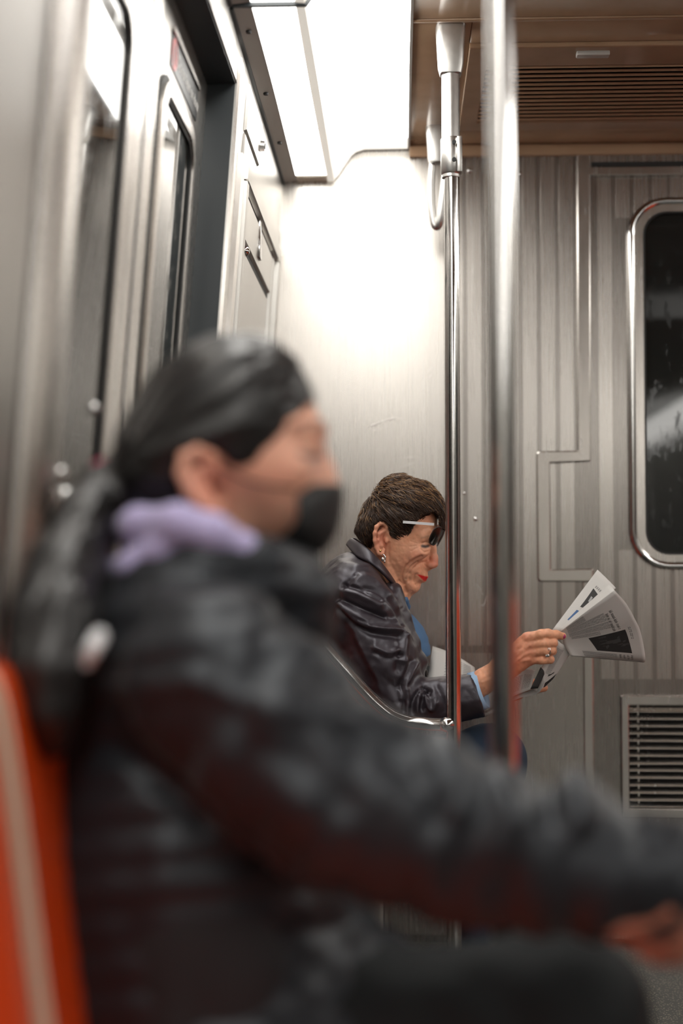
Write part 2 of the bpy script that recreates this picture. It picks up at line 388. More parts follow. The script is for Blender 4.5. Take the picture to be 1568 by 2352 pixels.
# door recess (reveals with their shade put into the colour)
mb = MB(); wallbox(mb, Y_DF - .004, Y_DF + .004, 0, Z_DH, -.14, -.003); mb.build('door_reveal', M['dark_jamb'], wl)
mb = MB(); wallbox(mb, Y_DN - .004, Y_DN + .004, 0, Z_DH, -.14, -.003); mb.build('door_reveal', M['dark_jamb'], wl)
mb = MB(); wallbox(mb, Y_DN, Y_DF, Z_DH - .004, Z_DH + .004, -.14, -.003); mb.build('door_soffit', M['dark_jamb'], wl)
# trims around the doorway and raised panels beyond it
def wp(name, y0, y1, z0, z1, t, m='steel_side', bev=.003, t0=0):
    mb = MB(); wallbox(mb, y0, y1, z0, z1, t0, t, bev); return mb.build(name, M[m], wl)
wp('door_post', Y_DF, Y_DF + .052, .05, 2.0, .006, 'steel_trim')
wp('door_post', Y_DF + .075, Y_DF + .13, .05, 1.832, .012, 'steel_trim')
wp('post_gap', Y_DF + .055, Y_DF + .073, .05, 1.83, .002, 'rubber', 0)
wp('lock_plate', 2.93, 3.20, 1.90, 2.00, .006, 'steel_side')
wp('wall_upper_panel', 2.93, YE - .008, 1.842, 1.895, .004, 'steel_side')
# recessed advertising/map frame: raised surround, panel inside
for (a, b, c_, d_) in ((2.945, 3.775, 1.800, 1.838),): wp('panel_head', a, b, c_, d_, .014)
wp('panel_shadow_gap', 2.95, 3.77, 1.785, 1.800, .002, 'rubber', 0)
wp('panel_stile', 3.735, 3.775, .9, 1.80, .014)
wp('panel_stile', 2.945, 2.985, .9, 1.80, .014)
wp('panel_rail', 3.0, 3.62, 1.690, 1.785, .008)
wp('panel_shadow_gap', 3.0, 3.61, 1.676, 1.690, .002, 'rubber', 0)
wp('panel_stile', 3.615, 3.66, .9, 1.785, .010)
wp('inner_panel', 3.06, 3.60, .9, 1.674, .004)
# lock and small latches
q = onwall(592, 335)
MB().tube([q, q + NW * .016], [.013, .011], 14).build('lock', M['satin'], wl, auto=40)
MB().tube([q + NW * .016, q + NW * .017], [.007, .007], 12).build('keyhole', M['rubber'], wl, auto=40)
q = onwall(588, 552); MB().box((q[0], q[1] - .02, q[2] - .045), (q[0] + .012, q[1] + .02, q[2] + .045), .004).build('latch', M['chrome'], wl, auto=40)
q = onwall(561, 577); MB().ball(q, .012).build('rivet', M['chrome'], wl, smooth=True)
for (px, py) in ((645, 483), (604, 553), (601, 608)):
    q = onwall(px, py); MB().ball(q, .004, 8, 6).build('rivet', M['chrome'], wl, smooth=True)
# near part of the wall: post, inset panel, screws
wp('door_post', Y_DN - .135, Y_DN, .05, 2.0, .010, 'steel_trim')
wp('post_groove', Y_DN - .150, Y_DN - .137, .05, 2.0, .002, 'rubber', 0)
wp('post_bead', Y_DN - .045, Y_DN - .022, .05, 2.0, .016, 'steel_trim', .004, .009)
wp('wall_upper_panel', .4, Y_DN - .155, .9, 2.0, .004, 'steel_side')
for (px, py, r) in ((133, 1142, .013), (108, 1140, .009), (160, 1142, .008), (125, 1088, .009), (203, 938, .008)):
    q = onwall(px, py); MB().ball(q + NW * .006, r * .9, 12, 8).build('screw', M['chrome'], wl, smooth=True)

# ---- sliding door leaves
def leaf(name, y0, y1, wy0, wy1):
    mb = MB(); wallbox(mb, y0, y1, .01, Z_DH + .02, -D_OFF - .03, -D_OFF); d = struct(mb.build(name, M['steel_door']))
    fn2 = lambda y, z, dd: (wx(z) - D_OFF + dd, y, z)
    cy, hy_ = (wy0 + wy1) / 2, (wy1 - wy0) / 2; z0, z1 = .95, 1.765; cz_, hz_ = (z0 + z1) / 2, (z1 - z0) / 2
    MB().add(*ring_prism(rrect(cy, cz_, hy_ + .03, hz_ + .03, .07), rrect(cy, cz_, hy_ + .008, hz_ + .008, .05), fn2, 0, .012)).build('window_frame', M['steel_trim'], d, auto=35)
    MB().add(*ring_prism(rrect(cy, cz_, hy_ + .042, hz_ + .042, .08), rrect(cy, cz_, hy_ + .028, hz_ + .028, .07), fn2, 0, .004)).build('window_seal', M['rubber'], d, auto=35)
    MB().add(*ring_prism(rrect(cy, cz_, hy_ + .009, hz_ + .009, .05), rrect(cy, cz_, hy_, hz_, .045), fn2, 0, .008)).build('window_gasket', M['rubber'], d, auto=35)
    pl = rrect(cy, cz_, hy_ + .004, hz_ + .004, .045); n = len(pl)
    MB().add([fn2(*q, .004) for q in pl] + [fn2(*q, .001) for q in pl], [tuple(range(n)), tuple(range(2 * n - 1, n - 1, -1))]).build('pane', M['pane'], d)
    return d
YSP = 2.15
dl = leaf('door_2', YSP + .006, Y_DF + .06, 2.30, 2.60)
dn = leaf('door_3', Y_DN - .06, YSP - .006, 1.70, 2.0)
mb = MB(); wallbox(mb, YSP - .012, YSP + .012, .01, Z_DH, -D_OFF - .02, -D_OFF + .006); mb.build('door_edge_rubber', M['rubber'], dl)
for s_ in (1, -1):
    for (a, b) in ((.016, .045), (.062, .076)):
        y0, y1 = sorted((YSP + s_ * a, YSP + s_ * b)); mb = MB(); wallbox(mb, y0, y1, .01, Z_DH, -D_OFF, -D_OFF + .008, .002); mb.build('door_bead', M['steel_trim'], dl if s_ > 0 else dn)
# door notice: red prohibition disc and white lettering on black
sg = empty('door_sign', (wx(1.86, D_OFF), 2.50, 1.83), 'narrow black door notice with red disc above the far door window', 'sign')
def fs(y, z, d): return (wx(z) - D_OFF + d, y, z)
ya, yb, za, zb = 2.352, 2.655, 1.832, 1.890
mb = MB(); mb.add([fs(ya, za, .0005), fs(yb, za, .0005), fs(yb, zb, .0005), fs(ya, zb, .0005), fs(ya, za, .002), fs(yb, za, .002), fs(yb, zb, .002), fs(ya, zb, .002)], [(0, 3, 2, 1), (4, 5, 6, 7), (0, 1, 5, 4), (1, 2, 6, 5), (2, 3, 7, 6), (3, 0, 4, 7)])
mb.build('plate', M['signblack'], sg)
mb = MB(); mb.add([fs(ya, zb, .002), fs(yb, zb, .002), fs(yb, zb + .008, .002), fs(ya, zb + .008, .002), fs(ya, zb, .006), fs(yb, zb, .006), fs(yb, zb + .008, .006), fs(ya, zb + .008, .006)], [(0, 3, 2, 1), (4, 5, 6, 7), (0, 1, 5, 4), (1, 2, 6, 5), (2, 3, 7, 6), (3, 0, 4, 7)]).build('top_edge', M['steel_trim'], sg)
cy_, cz_ = ya + .032, (za + zb) / 2
circ = lambda r: [(cy_ + r * math.cos(2 * math.pi * k / 28), cz_ + r * math.sin(2 * math.pi * k / 28)) for k in range(28)]
MB().add(*ring_prism(circ(.027), circ(.019), fs, .002, .0028)).build('red_ring', M['red'], sg)
mb = MB(); a = math.pi / 4
bar = [(cy_ + math.cos(a) * u - math.sin(a) * t, cz_ - math.sin(a) * u - math.cos(a) * t) for u, t in ((-.022, -.004), (.022, -.004), (.022, .004), (-.022, .004))]
MB().add([fs(*q, .0027) for q in bar] + [fs(*q, .002) for q in bar], [(0, 1, 2, 3), (7, 6, 5, 4)]).build('red_bar', M['red'], sg)
def text_obj(txt, size, m, parent, origin, xax, yax, name='lettering'):
    cu = bpy.data.curves.new(name, 'FONT'); cu.body = txt; cu.size = size; cu.align_x = 'LEFT'; cu.align_y = 'CENTER'; cu.extrude = .0002
    t = bpy.data.objects.new(name, cu); COL.objects.link(t)
    dg = bpy.context.evaluated_depsgraph_get(); me = bpy.data.meshes.new_from_object(t.evaluated_get(dg)); bpy.data.objects.remove(t)
    xax = np.array(xax) / np.linalg.norm(xax); yax = np.array(yax) / np.linalg.norm(yax); zax = np.cross(xax, yax)
    vv = [np.array(origin) + xax * v.co.x + yax * v.co.y + zax * v.co.z for v in me.vertices]
    return mk(name, vv, [list(p.vertices) for p in me.polygons], m, parent)
upw = np.array([K, 0, 1.0])
text_obj('Do not lean on door', .030, M['signwhite'], sg, fs(ya + .062, cz_, .0026), (0, 1, 0), upw)

# ---- right wall, back end (out of view, they light and reflect)
mir = lambda v: [(2 * XM - p[0], p[1], p[2]) for p in v]
mb = MB(); wallbox(mb, YB, YE + .02, 0, 2.20, -.05, 0); mb.v = mir(mb.v); wr = struct(mb.build('wall_right', M['steel_side']))
for y0 in (-3.6, -1.2, 1.2):
    mb = MB(); wallbox(mb, y0, y0 + 1.2, 1.0, 1.75, .001, .006); mb.v = mir(mb.v); mb.build('pane', M['pane'], wr)
struct(MB().box((XD1 - .02, YE, 0), (2.5, YE + .08, ZC)).build('wall_end_right', M['steel_end']))
struct(MB().box((-.6, YB - .06, 0), (2.5, YB, ZC)).build('wall_back', M['steel_side']))

# ---- ceiling light coves
def cove(y0, y1, flip, label, capped):
    g = empty('ceiling_light', ((-.14 if not flip else 2 * XM + .14), (y0 + y1) / 2, 2.02), label, 'ceiling light')
    fl = (lambda v: mir(v)) if flip else (lambda v: v)
    def pr(name, poly, a, b, m, auto=None):
        mb = MB().prism(poly, 1, a, b); mb.v = fl(mb.v); return mb.build(name, M[m], g, auto=auto)
    zl = 2.028
    pr('side_rail', [(-.345, zl - .004), (-.306, zl - .004), (-.306, ZC), (-.345, ZC)], y0, y1, 'dark_jamb')
    pr('frame_rail', [(-.306, zl), (-.272, zl + .004), (-.272, zl + .014), (-.306, zl + .012)], y0, y1, 'lampgrey')
    ye = y1 - (.055 if capped else 0)
    pr('diffuser', [(-.272, zl + .004), (-.190, zl + .004), (-.190, zl + .010), (-.272, zl + .010)], y0, ye, 'diff')
    pr('centre_strip', [(-.190, zl + .002), (-.172, zl + .000), (-.168, zl + .010), (-.190, zl + .014)], y0, y1, 'diffdim')
    c = [(-.172, zl + .004), (-.160, zl + .018), (-.125, zl + .070), (-.112, zl + .080), (-.090, zl + .087), (.026, zl + .088)]
    pr('diffuser', c + [(a, b + .006) for a, b in reversed(c)], y0, y1 - (.10 if capped else 0), 'diff', 60)
    pr('edge_strip', [(.026, ZC - .004), (.032, ZC - .004), (.032, ZC + .02), (.026, ZC + .02)], y0, y1, 'lampgrey')
    if capped:
        pr('diffuser_end', c + [(a, b + .006) for a, b in reversed(c)], y1 - .10, y1 - .006, 'diffend', 60)
        pr('end_trim', [(a, b - .003) for a, b in c] + [(a, b + .008) for a, b in reversed(c)], y1 - .006, y1, 'lampgrey', 60)
        pr('end_cap', [(-.272, zl + .003), (-.190, zl + .003), (-.190, zl + .010), (-.272, zl + .010)], ye, y1, 'diffcap')
        for k in range(10):
            xx = -.268 + k * .008; pr('cap_rib', [(xx, zl), (xx + .004, zl), (xx + .004, zl + .004), (xx, zl + .004)], ye + .004, y1 - .004, 'diffcap')
    for yy in np.arange(y0 + .12, y1, .36):
        mb = MB().tube([(-.29, yy, zl + .002), (-.29, yy, zl - .003)], [.006, .005], 10); mb.v = fl(mb.v); mb.build('screw', M['rubber'], g)
    mb = MB().box((-.345, y0 - .012, zl - .004), (.03, y0, zl + .10)) if False else MB().prism([(-.306, zl - .002), (-.168, zl - .002), (-.112, zl + .078), (.024, zl + .086), (.024, ZC + .01), (-.306, ZC + .01)], 1, y0 - .012, y0 - .002)
    mb.v = fl(mb.v); mb.build('joint_bar', M['dark_jamb'], g)
    return g
cove(2.60, YE - .003, False, 'glowing white ceiling light cove running to the end wall above the doors', True)
cove(-4.9, 2.585, False, 'ceiling light cove over the near bench, above the top of the frame', False)
cove(-4.9, YE - .003, True, 'ceiling light cove along the opposite wall, out to the right', False)

# ================================================================== POLES AND HANDLES
X2, Y2 = P(1039, 900, 2.95)[0], 2.95
pole = empty('grab_pole', (X2, Y2, 0), 'slim polished steel grab pole standing in front of the reading woman', 'pole', 'steel grab poles')
MB().tube([(X2, Y2, .0), (X2, Y2, 1.86)], .0158, 28).build('pole_tube', M['chrome'], pole, auto=40)
MB().tube([(X2 - .002, Y2, 1.80), (X2 - .002, Y2, 2.03)], .0190, 28).build('pole_stub', M['satin'], pole, auto=40)
z0, z1 = P(1030, 402, Y2)[2], P(1030, 318, Y2)[2]
MB().tube([(X2 - .002, Y2, z0), (X2 - .002, Y2, z0 + .003), (X2 - .002, Y2, z1 - .003), (X2 - .002, Y2, z1)], [.0195, .0215, .0215, .0195], 28).build('clamp_sleeve', M['satin'], pole, auto=40)
MB().box((X2 + .010, Y2 - .023, z0 + .001), (X2 + .021, Y2 + .01, z1 - .001), .002).build('clamp_flange', M['satin'], pole, auto=40)
for dz in (.012, -.012):
    zz = (z0 + dz * 1.2 + .012 if dz > 0 else z1 + dz * 1.2)
    MB().tube([(X2 + .004, Y2 - .020, zz), (X2 + .004, Y2 - .025, zz)], .0045, 10).build('screw', M['rubber'], pole)
def socket(name, x, y, parent, s=1.0):
    """tapered cast fitting under the ceiling"""
    mb = MB(); rows = [(ZC, .031, .028), (ZC - .01, .031, .028), (ZC - .085, .0265, .025), (ZC - .102, .022, .022), (ZC - .104, .016, .016)]; n = 24; v = []
    for z, a, b in rows:
        for k in range(n):
            t = 2 * math.pi * k / n; c_, s_ = math.cos(t), math.sin(t); e = .45
            v.append((x + s * a * math.copysign(abs(c_) ** e, c_), y + s * b * math.copysign(abs(s_) ** e, s_), ZC - (ZC - z) * s))
    f = [(i * n + k, i * n + (k + 1) % n, (i + 1) * n + (k + 1) % n, (i + 1) * n + k) for i in range(len(rows) - 1) for k in range(n)] + [tuple(range((len(rows) - 1) * n, len(rows) * n))]
    return mb.add(v, f).build(name, M['satin'], parent, auto=40)
socket('ceiling_socket', X2 - .002, Y2, pole)
MB().tube([(X2, Y2, 0), (X2, Y2, .012), (X2, Y2, .02)], [.04, .04, .018], 24).build('floor_flange', M['satin'], pole, auto=40)

X1, Y1 = P(1152, 900, 1.67)[0], 1.67
p1 = empty('grab_pole', (X1, Y1, 0), 'thick blurred steel grab pole nearest the camera, beside the masked woman', 'pole', 'steel grab poles')
MB().tube([(X1, Y1, 0), (X1, Y1, ZC - .09)], .0165, 28).build('pole_tube', M['chrome'], p1, auto=40)
socket('ceiling_socket', X1, Y1, p1)
MB().tube([(X1, Y1, 0), (X1, Y1, .012), (X1, Y1, .02)], [.04, .04, .018], 24).build('floor_flange', M['satin'], p1, auto=40)

YS2 = 3.63; xs2 = P(996, 300, YS2)[0]
st = empty('strap_hanger', (xs2, YS2, ZC), 'steel strap hanger loop hanging behind the far grab pole', 'handle')
socket('ceiling_socket', xs2 + .008, YS2, st, .90)
def q3(px, py): q = P(px, py, YS2); return q
lp = spline([q3(993, 375), q3(990, 420), q3(991, 470), q3(996, 512), q3(1003, 521), q3(1009, 508), q3(1017, 455), q3(1024, 395), q3(1026, 372)], 6)
lp[:, 1] += np.interp(np.arange(len(lp)), [0, len(lp) * .5, len(lp)], [0, 0, -.03])
MB().tube(lp, np.interp(np.linspace(0, 1, len(lp)), [0, .45, .6, 1], [.009, .009, .011, .011]), 12).build('loop', M['satin'], st, smooth=True)

# ================================================================== SEATS
def seat_mesh(y0, y1, flip=False):
    prof = spline([(-.376, .845), (-.368, .878), (-.348, .880), (-.330, .80), (-.304, .62), (-.285, .52), (-.25, .462), (-.18, .440), (-.02, .447), (.09, .458), (.115, .448), (.118, .40)], 5)
    n = len(prof); my = 13; v = []; f = []
    for j in range(my):
        t = -1 + 2 * j / (my - 1); y = y0 + (y1 - y0) * j / (my - 1); lift = .004 * abs(t) ** 3
        for i, (x, z) in enumerate(prof):
            s = i / (n - 1); xx = x + lift * (1 if s < .55 else .1); zz = z + lift * (.1 if s < .45 else .8)
            v.append((2 * XM - xx if flip else xx, y, zz))
    f = [(j * n + i, j * n + i + 1, (j + 1) * n + i + 1, (j + 1) * n + i) for j in range(my - 1) for i in range(n - 1)]
    return v, f
def seat(y0, y1, label, flip=False, group=None):
    x = -.13 if not flip else 2 * XM + .13
    g = empty('bench_seat', (x, (y0 + y1) / 2, 0), label, 'seat', group)
    v, f = seat_mesh(y0 + .001, y1 - .014, flip)
    o = mk('seat_shell', v, f, M['orange'], g, smooth=True); s = o.modifiers.new('solid', 'SOLIDIFY'); s.thickness = .012; s.offset = 1 if not flip else -1
    v, f = seat_mesh(y1 - .014, y1 - .0005, flip)
    v = [(a + (.011 if not flip else -.011), b, c + .008) for a, b, c in v]
    o = mk('edge_strip', v, f, M['beige'], g); s = o.modifiers.new('solid', 'SOLIDIFY'); s.thickness = .014; s.offset = 1 if not flip else -1
    sx = 1 if not flip else -1
    MB().box((min(x - .16 * sx, x + .1 * sx), y0 + .02, .02), (max(x - .16 * sx, x + .1 * sx), y1 - .02, .41), .01).build('pedestal', M['steel_side'], g)
    return g
YD = 1.15
seat(YD - .44, YD, 'bright orange bench seat at the lower left corner, nearest the camera', group='orange bench seats')
seat(YD, YD + .37, 'orange bench seat under the woman in the black puffer jacket', group='orange bench seats')
seat(2.99, 3.39, 'orange bench seat under the woman reading the newspaper', group='orange bench seats')
seat(3.39, 3.785, 'empty orange bench seat against the end wall', group='orange bench seats')
for k in range(6):
    seat(1.2 + .43 * k, 1.2 + .43 * (k + 1), 'orange bench seat along the opposite wall, out of frame', True, 'orange bench seats across the aisle')

# ---- arm rail at the far bench
rl = empty('arm_rail', (X2 - .1, Y2 + .02, .6), 'curved steel armrest rail joining the far pole beside the reading woman', 'rail')
pts = [P(560, 1230, 2.965), P(640, 1345, 2.965), P(720, 1452, 2.965), P(775, 1518, 2.965), P(822, 1570, 2.965), P(862, 1612, 2.96), P(900, 1642, 2.955), P(940, 1657, 2.955), P(985, 1663, 2.95), P(1030, 1664, 2.95)]
MB().tube(spline(pts, 6), .0128, 18).build('rail_tube', M['chrome'], rl, auto=40)
c = P(1026, 1664, 2.945); MB().ball(c, (.018, .02, .0155), 16, 10).build('rail_joint', M['chrome'], rl, smooth=True)
top = [P(760, 1540, 2.985), P(790, 1575, 2.985), P(830, 1618, 2.985), P(870, 1652, 2.985), P(905, 1678, 2.985), P(960, 1692, 2.985), P(1022, 1694, 2.985)]
mb = MB(); poly = [(q[0], q[2]) for q in spline(top, 4)]; poly += [(poly[-1][0], .40), (poly[0][0] - .06, .40)]
mb.prism(poly, 1, 2.975, 2.987); mb.build('arm_panel', M['orange'], rl)
q = P(877, 1648, 2.972); MB().ball(q, .004, 10, 8).build('screw', M['chrome'], rl, smooth=True)

# ================================================================== IMPLICIT SURFACES (bodies, clothes, hair)
class Vol:
    def __init__(s, lo, hi, h):
        s.lo = np.array(lo, dtype=np.float32); s.h = h
        n = [int(math.ceil((hi[i] - lo[i]) / h)) + 1 for i in range(3)]
        s.x, s.y, s.z = [(lo[i] + h * np.arange(n[i])).astype(np.float32) for i in range(3)]
        s.X = s.x[:, None, None]; s.Y = s.y[None, :, None]; s.Z = s.z[None, None, :]
    def cap(s, a, b, ra, rb, sy=1.0, absy=None):
        """tapered capsule; sy > 1 widens it across the body"""
        Y = s.Y if absy is None else np.abs(s.Y - absy)
        ay, by = (a[1], b[1])
        px, py, pz = s.X - a[0], (Y - ay) / sy, s.Z - a[2]
        bx, by_, bz = b[0] - a[0], (by - ay) / sy, b[2] - a[2]
        l2 = bx * bx + by_ * by_ + bz * bz + 1e-9
        t = np.clip((px * bx + py * by_ + pz * bz) / l2, 0, 1)
        return np.sqrt((px - t * bx) ** 2 + (py - t * by_) ** 2 + (pz - t * bz) ** 2) - (ra + (rb - ra) * t)
    def ell(s, c, r, absy=None):
        Y = s.Y if absy is None else np.abs(s.Y - absy)
        k = np.sqrt(((s.X - c[0]) / r[0]) ** 2 + ((Y - c[1]) / r[1]) ** 2 + ((s.Z - c[2]) / r[2]) ** 2)
        return (k - 1) * min(r)
    def chain(s, pts, k=.01, sy=1.0, absy=None):
        F = None
        for (a, ra), (b, rb) in zip(pts[:-1], pts[1:]):
            g = s.cap(a, b, ra, rb, sy, absy); F = g if F is None else smin(F, g, k)
        return F
def smin(a, b, k):
    h = np.clip(.5 + .5 * (b - a) / k, 0, 1); return b + (a - b) * h - k * h * (1 - h)
def smax(a, b, k): return -smin(-a, -b, k)
def snets(F, lo, h):
    S = F < 0; sh = [n - 1 for n in F.shape]
    c = np.zeros(sh, np.int8)
    for i in (0, 1):
        for j in (0, 1):
            for k in (0, 1): c += S[i:sh[0] + i, j:sh[1] + j, k:sh[2] + k]
    idx = np.argwhere((c > 0) & (c < 8)); m = len(idx)
    acc = np.zeros((m, 3)); cnt = np.zeros(m)
    for ax in range(3):
        o = [a for a in range(3) if a != ax]
        for u in (0, 1):
            for v in (0, 1):
                c0 = np.zeros(3, int); c0[o[0]] = u; c0[o[1]] = v; c1 = c0.copy(); c1[ax] = 1
                a = F[tuple((idx + c0).T)]; b = F[tuple((idx + c1).T)]; x = (a < 0) != (b < 0)
                t = np.where(x, a / np.where(x, a - b, 1), 0); p = c0 + t[:, None] * (c1 - c0); acc[x] += p[x]; cnt[x] += 1
    V = (idx + acc / cnt[:, None]) * h + np.asarray(lo)
    G = np.full(sh, -1, np.int64); G[tuple(idx.T)] = np.arange(m); faces = []
    for ax in range(3):
        o = [(ax + 1) % 3, (ax + 2) % 3]
        sl0 = [slice(None)] * 3; sl1 = [slice(None)] * 3; sl0[ax] = slice(0, sh[ax]); sl1[ax] = slice(1, sh[ax] + 1)
        for q in o: sl0[q] = sl1[q] = slice(1, sh[q])
        A = S[tuple(sl0)]; B = S[tuple(sl1)]; e = np.argwhere(A != B)
        if not len(e): continue
        inside = A[tuple(e.T)]; e = e.copy()
        for q in o: e[:, q] += 1
        def g(d0, d1):
            t = e.copy(); t[:, o[0]] -= d0; t[:, o[1]] -= d1; return G[tuple(t.T)]
        q = np.stack([g(1, 1), g(0, 1), g(0, 0), g(1, 0)], 1); q[~inside] = q[~inside][:, ::-1]; faces.append(q)
    return V, np.concatenate(faces)
def vnormals(V, Fq):
    a, b, c, d = (V[Fq[:, i]] for i in range(4)); n = np.cross(c - a, d - b); N_ = np.zeros_like(V)
    for i in range(4): np.add.at(N_, Fq[:, i], n)
    return N_ / (np.linalg.norm(N_, axis=1)[:, None] + 1e-12)
def relax(V, Fq, it=2, lam=.5):
    e = np.concatenate([Fq[:, [i, (i + 1) % 4]] for i in range(4)]); n = len(V)
    cnt = np.bincount(e[:, 0], minlength=n) + np.bincount(e[:, 1], minlength=n)
    for _ in range(it):
        A = np.stack([np.bincount(e[:, 0], V[e[:, 1], k], n) + np.bincount(e[:, 1], V[e[:, 0], k], n) for k in range(3)], 1)
        V = V + lam * (A / np.maximum(cnt, 1)[:, None] - V)
    return V
def vnoise(p, seed=0):
    p = np.asarray(p); i = np.floor(p).astype(np.int64); f = p - i; f = f * f * (3 - 2 * f)
    def hsh(q):
        h = (q[:, 0] * 374761393 + q[:, 1] * 668265263 + q[:, 2] * 2147483647 + seed * 974634777) & 0xffffffff
        h = ((h ^ (h >> 13)) * 1274126177) & 0xffffffff; return ((h ^ (h >> 16)) & 0xffff) / 32767.5 - 1
    r = 0
    for a in (0, 1):
        for b in (0, 1):
            for c in (0, 1):
                w_ = (f[:, 0] if a else 1 - f[:, 0]) * (f[:, 1] if b else 1 - f[:, 1]) * (f[:, 2] if c else 1 - f[:, 2]); r = r + w_ * hsh(i + np.array([a, b, c]))
    return r
def pl_dist(q, pts):
    q = np.asarray(q); best = np.full(len(q), 1e9)
    for a, b in zip(pts[:-1], pts[1:]):
        a = np.array(a, float); b = np.array(b, float); d = b - a; t = np.clip(((q - a) @ d) / (d @ d + 1e-9), 0, 1)
        best = np.minimum(best, np.linalg.norm(q - a - t[:, None] * d, axis=1))
    return best
def strokes(V, Nn, items, facing=-.15, mask=None):
    """press or raise strokes drawn in the side view (pixel units) into the near surface: (points, amount m, width px)"""
    u, v = proj(V); q = np.stack([u, v], 1); D = np.zeros(len(V)); fac = np.clip((-Nn[:, 1] - facing) * 3, 0, 1)
    if mask is not None: fac = fac * mask
    for pts, amp, sig in items:
        pts = spline(pts, 5) if len(pts) > 2 else np.array(pts, float); D += amp * np.exp(-(pl_dist(q, pts) / sig) ** 2)
    return V + Nn * (D * fac)[:, None]
def sd_poly(poly, X, Z):
    poly = np.asarray(poly); d = np.full(np.broadcast(X, Z).shape, 1e9); ins = np.zeros(d.shape, bool)
    for a, b in zip(poly, np.roll(poly, -1, 0)):
        ex, ez = b[0] - a[0], b[1] - a[1]; px, pz = X - a[0], Z - a[1]; t = np.clip((px * ex + pz * ez) / (ex * ex + ez * ez + 1e-12), 0, 1)
        d = np.minimum(d, (px - t * ex) ** 2 + (pz - t * ez) ** 2)
        c = ((a[1] > Z) != (b[1] > Z)); 
        with np.errstate(divide='ignore', invalid='ignore'): xi = a[0] + (Z - a[1]) * ex / (ez if ez != 0 else 1e-12)
        ins ^= c & (X < xi)
    d = np.sqrt(d); return np.where(ins, -d, d)
def blur2(A, k, it=2):
    for _ in range(it):
        for ax in (0, 1):
            P_ = np.concatenate([np.repeat(np.take(A, [0], ax), k, ax), A, np.repeat(np.take(A, [-1], ax), k, ax)], ax); c = np.cumsum(P_, ax); c = np.concatenate([np.zeros_like(np.take(c, [0], ax)), c], ax)
            n = A.shape[ax]; A = (np.take(c, np.arange(2 * k + 1, 2 * k + 1 + n), ax) - np.take(c, np.arange(n), ax)) / (2 * k + 1)
    return A
def inflate(vol, poly_px, Yc, R, Wfn, bl=3, closed_spline=True):
    """rounded solid whose side outline is poly_px at depth Yc, half width W"""
    pp = [(P(a, b, Yc)[0], P(a, b, Yc)[2]) for a, b in poly_px]
    if closed_spline: pp = spline(pp + [pp[0]], 4)[:-1]
    X2, Z2 = np.meshgrid(vol.x, vol.z, indexing='ij'); d = -sd_poly(pp, X2, Z2)
    d = blur2(d, bl) if bl else d
    a = np.maximum((R - np.minimum(d, R)) / R, 0)
    U, Vp = proj(np.stack([X2, np.full_like(X2, Yc), Z2], -1)); W = Wfn(U, Vp) if callable(Wfn) else np.full_like(X2, Wfn)
    w_ = np.abs(vol.Y - Yc)
    return ((np.sqrt((a ** 2)[:, None, :] + (w_ / W[:, None, :]) ** 2) - 1) * min(R, .07)).astype(np.float32), X2, Z2
def set_col(o, C):
    at = o.data.color_attributes.new('Col', 'FLOAT_COLOR', 'POINT'); C = np.asarray(C); buf = np.ones((len(o.data.vertices), 4), np.float32); buf[:, :3] = C; at.data.foreach_set('color', buf.ravel())
def rotz(V, c, a):
    V = V.copy(); x, y = V[:, 0] - c[0], V[:, 1] - c[1]; V[:, 0] = c[0] + x * math.cos(a) - y * math.sin(a); V[:, 1] = c[1] + x * math.sin(a) + y * math.cos(a); return V
def join(parts):
    V = []; Fq = []; n = 0
    for v, f in parts: V.append(v); Fq += (np.asarray(f) + n).tolist(); n += len(v)
    return np.concatenate(V), Fq

# ================================================================== THE READING WOMAN (in focus)
YH = 3.20
def z8(x, y): return (800 + .16582 * x, 1080 + .16582 * y)
def z3(x, y): return (740 + .2551 * x, 1060 + .2551 * y)
def z5(x, y): return (740 + .2551 * x, 1360 + .2551 * y)
def z4(x, y): return (1040 + .2934 * x, 1260 + .2934 * y)
def z6(x, y): return (1180 + .2041 * x, 1280 + .2041 * y)
S8 = .16582 * YH / F_PX                       # metres per unit of the z8 sketch
HC = P(915, 1230, YH); HYAW = -math.radians(10); SHY = math.sin(-HYAW)
lo = P(795, 1400, YH); hi = P(1030, 1085, YH)
vol = Vol((lo[0], YH - .115, lo[2]), (hi[0], YH + .115, hi[2]), .0017)
face = [(190, 900), (225, 620), (370, 370), (560, 225), (760, 185), (960, 225), (1115, 330), (1200, 480), (1228, 650), (1226, 820), (1222, 930), (1178, 1020), (1150, 1100), (1128, 1220), (1112, 1330), (1108, 1395), (1098, 1445), (1094, 1478), (1072, 1496), (1064, 1520), (1034, 1548), (992, 1564), (1002, 1602), (985, 1650), (940, 1682), (880, 1692), (800, 1668), (690, 1590), (560, 1480), (420, 1300), (260, 1120)]
def Whead(U, Vp):
    y = (Vp - 1080) / .16582; return np.interp(y, [100, 500, 900, 1100, 1300, 1500, 1700], [.076, .078, .074, .069, .062, .053, .045])
Fh, X2, Z2 = inflate(vol, [z8(*q) for q in face], YH, .072, Whead, 3)
def p8(x, y, w_=0.0): q = P(*z8(x, y), YH); return np.array([q[0] + (w_ * SHY if w_ < 1 else 0), w_, q[2]])
kw = dict(absy=YH)
# nose
Fn = vol.chain([(p8(1172, 985), .0065), (p8(1175, 1090), .0072), (p8(1190, 1220), .0085), (p8(1188, 1296), .0098)], .006, 1.0, YH)
Fn = smin(Fn, vol.ell(p8(1135, 1312, .0105), (.0105, .0062, .0080), YH), .005)
Fn = smin(Fn, vol.cap(p8(1150, 1330), p8(1120, 1360), .0055, .005, 1.3, YH), .006)
Fh = smin(Fh, Fn, .006)
Fh = smax(Fh, -vol.ell(p8(1142, 1346, .0072), (.0042, .0032, .0026), YH), .002)      # nostril
